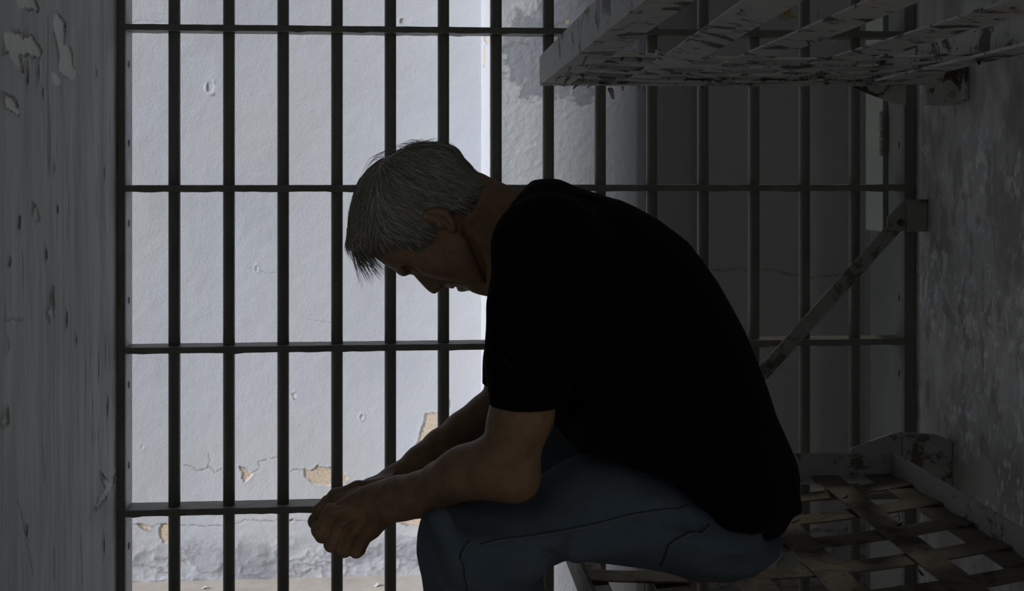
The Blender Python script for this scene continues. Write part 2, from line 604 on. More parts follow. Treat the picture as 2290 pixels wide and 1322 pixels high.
def build_left():
    us = axis(-0.2, 1.82, 2.685, 2.685, .0026); vs = axis(0, .12, 1.52, TOP, .0026)
    U, V = np.meshgrid(us, vs, indexing='ij')
    ju, jv = jag(U, V, 60, .005, 190, .002, 51)
    R = np.zeros_like(U); G = np.zeros_like(U); B = np.zeros_like(U)
    # brushed, upright strokes
    st = fbm(U * 90 + 2.5 * fbm(U * 9, V * 6, 40), V * 7, 3, 4, .65)
    disp = .0016 * (st - .5) + .002 * (fbm(U * 14, V * 8, 4) - .5)
    gou = sstep(.68, .78, fbm(U * 70 + 4, V * 7, 8, 3)) * sstep(.45, .65, fbm(U * 6, V * 3, 18))
    disp -= .0015 * gou
    B = np.maximum(B, .30 * gou)
    G = np.maximum(G, .5 * sstep(.45, .75, fbm(U * 26, V * 2.5, 28, 4)))
    peels = [
        [(10, 73), (22, 73), (40, 78), (60, 80), (72, 82), (82, 98), (92, 112), (93, 124), (84, 131), (75, 124), (55, 124), (42, 120), (46, 135), (51, 160), (40, 155), (32, 140), (24, 128), (22, 116), (9, 116)],
        [(124, 32), (132, 33), (143, 48), (145, 70), (144, 102), (157, 108), (160, 125), (163, 148), (172, 160), (172, 172), (158, 183), (151, 172), (141, 170), (133, 155), (131, 120), (126, 90), (122, 70), (121, 52)],
        [(117, 153), (125, 162), (135, 172), (138, 185), (128, 190), (118, 184)],
        [(38, -10), (75, -5), (82, 12), (85, 22), (70, 24), (55, 17), (40, 14)],
        [(9, 212), (24, 218), (34, 226), (38, 240), (48, 252), (40, 260), (28, 252), (12, 240)],
        [(106, 700), (112, 690), (118, 640), (121, 710), (112, 715)],
        [(75, 460), (82, 463), (87, 490), (80, 498), (76, 480)],
        [(225, 1060), (245, 1080), (258, 1055), (255, 1085), (222, 1130), (214, 1138), (222, 1110), (236, 1092)],
        [(3, 940), (15, 915), (18, 940), (10, 950)],
    ]
    for k, p in enumerate(peels):
        d = sd_poly(ju, jv, pxpolyX(p, XL))
        inn = sstep(.0012, -.0012, d)
        R = np.maximum(R, inn * (1.0 if k < 5 else .55))
        disp -= .0016 * sstep(.0015, -.0015, d)
        lift = sstep(.35, .6, vnoise(U * 25, V * 25, 61 + k))
        disp += (.0028 * np.exp(-((d - .0035) / .003) ** 2)) * lift
        B = np.maximum(B, .9 * np.exp(-((d - .001) / .0014) ** 2) * lift)
    chips = [(60, 165, .006, 2.5), (85, 165, .004, 3), (120, 375, .005, 1.4), (41, 497, .007, 1.6), (20, 585, .007, 1.0), (127, 468, .004, 1.5), (148, 715, .006, 2.2), (53, 82, .006, .5),
             (233, 385, .003, 3), (102, 570, .005, 1.6), (240, 910, .006, 3.0), (232, 1215, .004, 4.0), (60, 1190, .004, 2), (18, 770, .004, 2), (170, 760, .004, 2), (95, 210, .003, 3), (215, 165, .004, 2)]
    for (a, b, rr, asp) in chips:
        q = onX(a, b, XL)
        d = np.hypot(ju - q[1], (jv - q[2]) / asp) - rr
        B = np.maximum(B, .8 * np.exp(-((d) / .002) ** 2) * sstep(.3, .55, vnoise(U * 60, V * 60, a)))
        disp -= .002 * sstep(.001, -.002, d)
        disp += .0012 * np.exp(-((d - .003) / .003) ** 2)
    cu, cv = jag(U, V, 40, .006, 160, .0015, 19)
    for p in ([(217, 400), (217, 490)], [(200, 700), (203, 780), (201, 860)], [(150, 320), (150, 400), (155, 480)], [(50, 560), (52, 640)], [(10, 714), (50, 716)], [(40, 1120), (60, 1210), (75, 1290)],
              [(215, 1130), (195, 1170), (190, 1185)], [(236, 480), (240, 560)], [(95, 1000), (100, 1080)], [(180, 1200), (184, 1300)], [(120, 1225), (122, 1300)]):
        d = d_line(cu, cv, pxpolyX(p, XL))
        B = np.maximum(B, .5 * np.exp(-(d / .0016) ** 2))
        disp -= .0012 * np.exp(-(d / .0025) ** 2)
    relief_wall('wall_left', us, vs, lambda u, v: np.stack([np.full_like(u, XL), u, v], -1), (1, 0, 0), disp, (R, G, B), M['left'], .20)


def build_right():
    us = axis(-0.2, 2.05, 2.685, 2.685, .003); vs = axis(0, .3, 1.42, TOP, .003)
    U, V = np.meshgrid(us, vs, indexing='ij')
    G = sstep(.42, .68, fbm(U * 9, V * 6, 71, 5, .6)) * .8
    R = .25 * sstep(.55, .8, fbm(U * 22, V * 10, 72, 4))
    big = sstep(.40, .60, fbm(U * 5, V * 5, 73)) * sstep(1.2, .95, V) * sstep(.55, .75, V)
    R = np.maximum(R, .55 * sstep(.57, .70, fbm(U * 95, V * 48, 81, 3)) * sstep(.40, .62, fbm(U * 8, V * 6, 82)) * sstep(1.34, 1.1, V))
    G = np.maximum(G, .7 * sstep(.55, .68, fbm(U * 40, V * 16, 83, 4)))
    squig = np.abs(2 * fbm(U * 55, V * 34, 74, 3) - 1)
    R = np.maximum(R, .65 * sstep(.08, .0, squig) * big * sstep(.4, .6, vnoise(U * 50, V * 50, 3)))
    blot = sstep(.66, .74, fbm(U * 55, V * 34, 75, 3))
    R = np.maximum(R, .6 * blot * big)
    R = np.maximum(R, .35 * sstep(2.54, 2.64, U) * sstep(.35, .6, fbm(U * 40, V * 7, 76, 4)))
    cu, cv = jag(U, V, 40, .004, 160, .001, 29)
    rr = random.Random(5)
    for k in range(170):
        y = rr.uniform(2.12, 2.64); z = rr.uniform(.55, 1.28)
        if rr.random() < .6:
            z = rr.uniform(.6, 1.05)
        l = rr.uniform(.004, .020); a = math.radians(rr.gauss(90, 60))
        p = [(y, z), (y + l * math.cos(a) * .5, z + l * math.sin(a))]
        m = (np.abs(U - y) < .06) & (np.abs(V - z) < .07)
        if not m.any():
            continue
        d = d_line(cu[m], cv[m], p)
        R[m] = np.maximum(R[m], rr.uniform(.2, .7) * np.exp(-(d / .0014) ** 2))
    B = np.zeros_like(U)
    hole = sd_poly(*jag(U, V, 40, .006, 150, .002, 90), pxpolyX([(2105, 640), (2125, 690), (2140, 720), (2150, 650), (2160, 620), (2150, 735), (2125, 722), (2108, 690)], XR))
    B = np.maximum(B, .35 * sstep(.003, -.003, hole))
    # bare patch low by the bunk corner
    pat = sd_poly(*jag(U, V, 30, .012, 150, .002, 91), pxpolyX([(2110, 1045), (2180, 1030), (2205, 1012), (2215, 1040), (2235, 1095), (2200, 1120), (2130, 1090)], XR))
    G = np.where(pat < 0, .25, G); R = R * sstep(-.004, .004, pat)
    disp = .003 * (fbm(U * 30, V * 18, 78) - .5) + .0015 * R
    relief_wall('wall_right', us, vs, lambda u, v: np.stack([np.full_like(u, XR), u, v], -1), (-1, 0, 0), disp, (R, G, B), M['right'], .20)


build_left(); build_right()

bm = bmesh.new(); box_bm(bm, (XL - .2, -1.6, -.15), (3.2, 2.70, 0)); struct(bm_obj('floor', bm, M['floor']))
bm = bmesh.new(); box_bm(bm, (-4.2, 2.702, ZC - .12), (3.2, 3.9, ZC)); struct(bm_obj('floor_corridor', bm, M['floor']))
bm = bmesh.new(); box_bm(bm, (XL - .2, -.2, TOP + .002), (3.2, 2.70, TOP + .15)); struct(bm_obj('ceiling', bm, M['ceil']))
bm = bmesh.new(); box_bm(bm, (-.9, 2.702, TOP + .152), (3.2, 3.9, TOP + .28)); struct(bm_obj('ceiling_corridor', bm, M['ceil']))
bm = bmesh.new(); box_bm(bm, (1.36, 2.86, ZC), (1.5, YB, TOP + .15)); struct(bm_obj('wall_corridor_end', bm, M['back_dim']))

# steel door folded back beyond the right gate frame
bm = bmesh.new()
box_bm(bm, (1.092, 2.735, .955), (1.112, 2.842, TOP), .002)
struct(bm_obj('door_1', bm, M['green']))
d1 = bpy.data.objects['door_1']
bm = bmesh.new()
zc = onX(1978, 300, 1.085)[2]
for k in range(3):
    cyl_bm(bm, (1.086, 2.728, zc - .036 + k * .025), (1.086, 2.728, zc - .036 + k * .025 + .023), .0065, 14)
for z in (zc - .043, zc + .046):
    bmesh.ops.create_uvsphere(bm, u_segments=12, v_segments=8, radius=.0075, matrix=Matrix.Translation((1.086, 2.728, z)))
bm_obj('hinge', bm, M['green'], d1, True)
bm = bmesh.new()
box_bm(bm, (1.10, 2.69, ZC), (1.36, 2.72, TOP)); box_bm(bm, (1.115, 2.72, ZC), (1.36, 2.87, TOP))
struct(bm_obj('trim_1', bm, M['stile_shaded']))

# ------------------------------------------------------------------ the barred gate
gate = thing('barred_gate', 'floor-to-ceiling grille of dark round bars and flat crossbars closing the cell', 'jail bars')
pitch = .043646 * DG; xb0 = -.19296 * DG
bar0 = None
for i in range(14):
    if bar0 is None:
        bm = bmesh.new()
        cyl_bm(bm, (0, 0, 0), (0, 0, TOP - .004), .0126, 24)
        bar0 = bm_obj('vertical_bar', bm, M['gate'], gate, True)
        me = bar0.data
        o = bar0
    else:
        o = bar0.copy(); C.objects.link(o); o.parent = gate
    o.location = (xb0 + pitch * i, DG, .002)
for (yt, yb) in ((53.5, 66.5), (415, 429), (778.5, 792), (1142.5, 1156)):
    z1 = onY(285, yt, DG - .03)[2]; z0 = onY(285, yb, DG - .03)[2]
    bm = bmesh.new()
    nseg = 90
    xs = np.linspace(-.6065, 1.094, nseg)
    prof = [(-.030, 0), (-.030, 1), (.030, 1), (.030, 0)]
    rows = []
    for x in xs:
        rows.append([bm.verts.new((x, DG + a, (z0 - .0016 * random.random() ** 3 - (.002 if random.random() < .06 else 0)) if b == 0 else z1 + .0006 * random.random())) for a, b in prof])
    for a, b in zip(rows[:-1], rows[1:]):
        for k in range(4):
            bm.faces.new((a[k], b[k], b[(k + 1) % 4], a[(k + 1) % 4]))
    bm.faces.new(rows[0][::-1]); bm.faces.new(rows[-1])
    bmesh.ops.recalc_face_normals(bm, faces=bm.faces)
    bm_obj('crossbar', bm, M['gate'], gate)
# side stiles: an angle whose web runs back along the reveal
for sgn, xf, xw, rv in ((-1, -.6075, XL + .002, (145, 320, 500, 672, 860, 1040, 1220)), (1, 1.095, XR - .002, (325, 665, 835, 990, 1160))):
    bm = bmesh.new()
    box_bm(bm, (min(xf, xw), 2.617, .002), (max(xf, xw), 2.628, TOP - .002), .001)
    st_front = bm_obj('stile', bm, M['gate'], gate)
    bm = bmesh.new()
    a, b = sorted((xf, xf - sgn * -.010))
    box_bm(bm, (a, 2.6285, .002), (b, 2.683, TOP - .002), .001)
    web = bm_obj('reveal_plate', bm, M['stile'] if sgn < 0 else M['stile_shaded'], gate)
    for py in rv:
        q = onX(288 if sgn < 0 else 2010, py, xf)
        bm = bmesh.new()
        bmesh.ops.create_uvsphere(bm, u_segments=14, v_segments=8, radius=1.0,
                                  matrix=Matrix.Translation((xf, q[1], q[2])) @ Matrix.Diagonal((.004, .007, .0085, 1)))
        bm_obj('rivet', bm, M['stile'] if sgn < 0 else M['stile_shaded'], web, True)


# ------------------------------------------------------------------ bunks
def strap(bm, p, q, w, th, side, sag=0.0, nseg=24, ends=0.0, twist=0.0, seed=0):
    """Flat strap from p to q, width w along side, with sag and ragged edges."""
    m, L = frame_from(p, q, side)
    r = random.Random(seed)
    rows = []
    for i in range(nseg + 1):
        t = i / nseg
        x = t * L
        z = sag * 4 * t * (1 - t)
        a = w / 2 * (1 - .05 * r.random()); b = w / 2 * (1 - .05 * r.random())
        tw = twist * math.sin(math.pi * t)
        rows.append([bm.verts.new(m @ Vector((x, y * math.cos(tw), 0)) + Vector((0, 0, -z + y * math.sin(tw) + dz))) for y, dz in ((-a, 0), (b, 0), (b, th), (-a, th))])
    for a, b in zip(rows[:-1], rows[1:]):
        for k in range(4):
            bm.faces.new((a[k], b[k], b[(k + 1) % 4], a[(k + 1) % 4]))
    bm.faces.new(rows[0][::-1]); bm.faces.new(rows[-1])
    bmesh.ops.recalc_face_normals(bm, faces=bm.faces)


def angle_rail(bm, p, q, h, fl, th, inward, updir=1):
    """L section: web of height h standing up from p-q, flange of width fl turned inward at the bottom."""
    p = Vector(p); q = Vector(q); n = Vector(inward).normalized()
    z = Vector((0, 0, 1))
    sec = [(0, 0), (fl, 0), (fl, th), (th, th), (th, h), (0, h)]
    N = 14
    rows = []
    for i in range(N + 1):
        c = p.lerp(q, i / N)
        rows.append([bm.verts.new(c + n * a + z * b) for a, b in sec])
    k = len(sec)
    for a, b in zip(rows[:-1], rows[1:]):
        for i in range(k):
            bm.faces.new((a[i], b[i], b[(i + 1) % k], a[(i + 1) % k]))
    bm.faces.new(rows[0][::-1]); bm.faces.new(rows[-1])
    bmesh.ops.recalc_face_normals(bm, faces=bm.faces)


def flake(bm, p, u, v, size, curl, seed):
    """A small curled paint flake, 0.6 mm thick, hanging at p."""
    r = random.Random(seed)
    u = Vector(u).normalized(); v = Vector(v).normalized(); w = u.cross(v)
    nu, nv = 4, 6
    top = []
    for j in range(nv + 1):
        t = j / nv
        wd = size * (.5 + .3 * r.random()) * (1 - .6 * t * t)
        ang = curl * t
        base = Vector(p) + v * (size * 1.6 * (math.sin(ang) / curl if curl else t)) + w * (size * 1.6 * (1 - math.cos(ang)) / curl if curl else 0)
        top.append([base + u * wd * (i / nu - .5) for i in range(nu + 1)])
    a = [[bm.verts.new(c) for c in row] for row in top]
    b = [[bm.verts.new(c + w * .0007) for c in row] for row in top]
    for j in range(nv):
        for i in range(nu):
            bm.faces.new((a[j][i], a[j][i + 1], a[j + 1][i + 1], a[j + 1][i]))
            bm.faces.new((b[j][i], b[j + 1][i], b[j + 1][i + 1], b[j][i + 1]))
    for j in range(nv):
        bm.faces.new((a[j][0], a[j + 1][0], b[j + 1][0], b[j][0]))
        bm.faces.new((a[j][nu], b[j][nu], b[j + 1][nu], a[j + 1][nu]))
    for i in range(nu):
        bm.faces.new((a[0][i], b[0][i], b[0][i + 1], a[0][i + 1]))
        bm.faces.new((a[nv][i], a[nv][i + 1], b[nv][i + 1], b[nv][i]))


def prism(bm, pts, axis_vec):
    a = [bm.verts.new(Vector(p)) for p in pts]
    b = [bm.verts.new(Vector(p) + Vector(axis_vec)) for p in pts]
    n = len(pts)
    bm.faces.new(a[::-1]); bm.faces.new(b)
    for i in range(n):
        bm.faces.new((a[i], a[(i + 1) % n], b[(i + 1) % n], b[i]))
    bmesh.ops.recalc_face_normals(bm, faces=bm.faces)


# ---- upper bunk, hung above the man; its long sides fall a little towards the gate
YU = 2.40
ub = thing('upper_bunk', 'upper steel bunk frame with peeling grey paint and loose straps, above the man', 'bunk bed')
A = Vector(onY(1207, 191.5, YU))                       # far left bottom corner
dl = ray(905, 436); dl = Vector(dl / dl[1])           # along the bunk, away from the camera
LEN = 1.75
B_ = Vector((.965, YU + .02, A.z + .004))         # far right bottom corner
An = A - dl * LEN; Bn = B_ - dl * LEN
RH = .058
bm = bmesh.new(); angle_rail(bm, An, A, RH, .056, .005, (1, 0, 0)); bm_obj('side_rail', bm, M['bunk'], ub)
bm = bmesh.new(); angle_rail(bm, Bn, B_, RH, .056, .005, (-1, 0, 0)); bm_obj('side_rail', bm, M['bunk'], ub)
bm = bmesh.new(); angle_rail(bm, A, B_, RH, .05, .005, (0, -1, 0)); bm_obj('end_rail', bm, M['bunk'], ub)
bm = bmesh.new(); angle_rail(bm, An, Bn, RH, .05, .005, (0, 1, 0)); bm_obj('end_rail', bm, M['bunk'], ub)
ez = Vector((0, 0, 1))
sd = 3
for fx, fn, tw, sg in ((.275, .15, -.22, .010), (.425, .385, -.10, .008), (.635, .635, -.10, .008)):
    p = A.lerp(B_, fx) - Vector((0, .02, 0)) + ez * .007
    q = An.lerp(Bn, fn) + Vector((0, .02, 0)) + ez * .007
    bm = bmesh.new(); strap(bm, p, q, .052, .003, (1, 0, 0), sg, 30, 0, tw, sd); sd += 1
    bm_obj('long_strap', bm, M['bunk'], ub)
for fy in (.045, .12, .195, .27, .74, .84, .93):
    p = A.lerp(An, fy) + Vector((.02, 0, .0115)); q = B_.lerp(Bn, fy) + Vector((-.02, 0, .0115))
    bm = bmesh.new(); strap(bm, p, q, .045, .003, (0, 1, 0), .012, 20, 0, 0, sd); sd += 1
    bm_obj('cross_strap', bm, M['bunk'], ub)
# corner bracket to the wall
bm = bmesh.new()
yk = YU + .034
prism(bm, [onY(1898, 190, yk), onY(1935, 206, yk), onY(1998, 231, yk), onY(2026, 234, yk), onY(2026, 150, yk), onY(1898, 150, yk)], (0, .006, 0))
box_bm(bm, (1.055, 2.405, onY(2010, 234, 2.42)[2]), (XR - .001, 2.434, onY(2010, 150, 2.42)[2]), .003)
box_bm(bm, (XR - .012, 2.36, onY(2010, 234, 2.42)[2] + .004), (XR - .001, 2.52, onY(2010, 140, 2.42)[2]), .002)
box_bm(bm, (B_.x - .01, YU + .008, B_.z + .004), (XR - .012, YU + .03, B_.z + .05), .002)
bm_obj('wall_bracket', bm, M['bunk'], ub)
bm = bmesh.new()
rr = random.Random(9)
flake(bm, onY(1364, 196, YU), (1, 0, .1), (.35, 0, -1), .016, .6, 1)
flake(bm, onY(1392, 193, YU), (1, 0, .1), (.2, .1, -1), .007, .8, 2)
flake(bm, onY(1440, 193, YU), (1, 0, 0), (-.2, .1, -1), .007, .8, 4)
for k in range(46):
    t = rr.random(); s = rr.random()
    edge = rr.randrange(4)
    if edge == 0:
        p = A.lerp(An, t * .4) + Vector((rr.uniform(.004, .056), 0, -.0005))
    elif edge == 1:
        p = A.lerp(B_, t) + Vector((0, -rr.uniform(.0, .05), -.0005))
    else:
        p = A.lerp(An, t * .45).lerp(B_.lerp(Bn, t * .45), s) + ez * .004
    flake(bm, p, (rr.uniform(.5, 1), rr.uniform(-1, 1), 0), (rr.uniform(-1, 1), rr.uniform(-1, 1), -rr.uniform(.1, .6)), rr.uniform(.005, .013), rr.uniform(.4, 1.4), k)
fl = bm_obj('paint_flakes', bm, M['bunk'], ub); fl['kind'] = 'stuff'
# the long curl of paint that hangs across the first opening
bm = bmesh.new()
pc = [onY(1352, 119, 2.2), onY(1375, 114, 2.2), onY(1400, 119, 2.21), onY(1425, 124, 2.22), onY(1450, 128, 2.23), onY(1475, 131, 2.24), onY(1520, 133, 2.26)]
V_, F_ = tube(pc, [.002, .0042, .0045, .0036, .004, .005, .003], 8)
for f in F_:
    pass
vv = [bm.verts.new(v) for v in V_]
for f in F_:
    bm.faces.new([vv[i] for i in f])
bm_obj('paint_curl', bm, M['bunk'], ub, True)

# ---- lower bunk
YLB = 2.40
lb = thing('lower_bunk', 'lower steel bunk of rusty lattice straps that the man sits on', 'bunk bed')
zr = onY(1985, 1010, YLB)[2]                           # rail top
RHL = .052
zb = zr - RHL
xl, xr_ = .245, .980
yn = .55
Lc = Vector((xl, YLB, zb)); Rc = Vector((xr_, YLB, zb)); Ln = Vector((xl, yn, zb)); Rn = Vector((xr_, yn, zb))
bm = bmesh.new(); angle_rail(bm, Ln, Lc, RHL, .05, .005, (1, 0, 0)); bm_obj('side_rail', bm, M['bunk_rail'], lb)
bm = bmesh.new(); angle_rail(bm, Rn, Rc, RHL, .045, .005, (-1, 0, 0)); bm_obj('side_rail', bm, M['bunk_rail'], lb)
bm = bmesh.new(); angle_rail(bm, Lc, Rc, RHL, .045, .005, (0, -1, 0)); bm_obj('end_rail', bm, M['bunk_rail'], lb)
bm = bmesh.new(); angle_rail(bm, Ln, Rn, RHL, .045, .005, (0, 1, 0)); bm_obj('end_rail', bm, M['bunk_rail'], lb)
for k, x in enumerate((.395, .525, .656, .830)):
    bm = bmesh.new(); strap(bm, (x, YLB - .02, zb + .008), (x, yn + .02, zb + .008), .056, .003, (1, 0, 0), .010 + .01 * (k < 3), 30, 0, 0, 50 + k)
    bm_obj('long_strap', bm, M['bunk_low'], lb)
bm = bmesh.new(); strap(bm, (xr_ - .034, YLB - .006, zb + .0065), (xr_ - .034, yn + .02, zb + .0065), .056, .0015, (1, 0, 0), 0, 40, 0, 0, 61)
bm_obj('edge_strap', bm, M['bunk_low'], lb)
for k, y in enumerate((2.26, 2.13, 2.00, 1.87, 1.74, 1.60, 1.46, 1.32, 1.18, 1.04, .90, .76)):
    bm = bmesh.new(); strap(bm, (xl + .01, y - .05, zb + .0115), (xr_ - .01, y + .05, zb + .0115), .050, .003, (0, 1, 0), .022, 26, 0, 0, 70 + k)
    bm_obj('cross_strap', bm, M['bunk_low'], lb)
bm = bmesh.new()
yk = YLB + .036
prism(bm, [onY(1903, 1008, yk), onY(1905, 1003, yk), onY(1950, 986, yk), onY(2000, 969, yk), onY(2016, 966, yk), onY(2016, 1075, yk), onY(1903, 1075, yk)], (0, .006, 0))
xq = onY(2012, 1000, 2.45)[0]
prism(bm, [(xq, 2.435, zb - .05), (xq, 2.435, onY(2012, 968, 2.45)[2]), (XR - .03, 2.435, onY(2050, 973, 2.45)[2]), (XR - .001, 2.435, onY(2056, 985, 2.45)[2]), (XR - .001, 2.435, zb - .05)], (0, .025, 0))
bm_obj('wall_bracket', bm, M['bunk_rail'], lb)
bm = bmesh.new()
rr = random.Random(19)
for k in range(60):
    x = rr.uniform(.5, .88); y = rr.uniform(1.55, 2.35)
    flake(bm, (x, y, zb + .0145), (rr.uniform(-1, 1), rr.uniform(-1, 1), 0), (rr.uniform(-1, 1), rr.uniform(-1, 1), rr.uniform(.05, .4)), rr.uniform(.004, .010), rr.uniform(.3, .9), k)
fl = bm_obj('paint_flakes', bm, M['bunk_low'], lb); fl['kind'] = 'stuff'

# ---- diagonal brace
br = thing('diagonal_brace', 'flat steel strap running diagonally from the wall bracket down behind the back of the man', 'brace')
yb = 2.570
p1 = Vector(onY(2008, 500, yb)); p0 = Vector(onY(1712, 828, yb)); p00 = Vector(onY(1530, 1030, yb))
bm = bmesh.new()
m, L = frame_from(p0, p1, (0, 1, 0))
box_bm(bm, (-.012, -.003, -.0155), (L + .012, .003, .0155), .0012, m)
bm_obj('upper_strap', bm, M['brace'], br)
bm = bmesh.new()
m, L = frame_from(p00, p0, (0, 1, 0))
box_bm(bm, (-.012, .0035, -.0165), (L + .018, .0095, .0165), .0012, m)
bm_obj('lower_strap', bm, M['brace'], br)
for p in (Vector(onY(1722, 815, yb)), Vector(onY(2010, 497, yb))):
    bm = bmesh.new()
    dy = -.011 if p.x < 1 else -.014
    cyl_bm(bm, p + Vector((0, -.003, 0)), p + Vector((0, dy, 0)), .0085, 6)
    cyl_bm(bm, p + Vector((0, dy, 0)), p + Vector((0, dy - .004, 0)), .0045, 12)
    bm_obj('bolt', bm, M['bolt'], br)
bm = bmesh.new()
yk = yb - .0095
prism(bm, [onY(1987, 517, yk), onY(1985, 488, yk), onY(2020, 451, yk), onY(2026, 449, yk), onY(2026, 517, yk)], (0, .006, 0))
zt = onY(2026, 449, yk)[2]; zb2 = onY(2026, 518, yk)[2]
xk = onY(2025, 480, yk)[0]
box_bm(bm, (xk, yk - .008, zb2), (XR - .001, yk + .012, zt + .003), .003)
bmesh.ops.create_uvsphere(bm, u_segments=16, v_segments=8, radius=1, matrix=Matrix.Translation((xk + .006, yk - .008, zt - .020)) @ Matrix.Diagonal((.007, .004, .011, 1)))
bm_obj('wall_bracket', bm, M['brace'], br)


# ------------------------------------------------------------------ distance-field modelling of the man
D0 = 1.70                       # depth of his mid plane


def mm(px, py, w=0.0):
    """pixel + depth offset -> man coordinates (right, up, away)"""
    return np.array([(px - CX) / F * (D0 + w), (HOR - py) / F * (D0 + w), w])


def rp(r, w=0.0):
    return r / F * (D0 + w)


def to_world(P):
    P = np.asarray(P)
    return CAM[None, :] + P[:, 0:1] * RT[None, :] + P[:, 1:2] * UP[None, :] + (D0 + P[:, 2:3]) * FW[None, :]


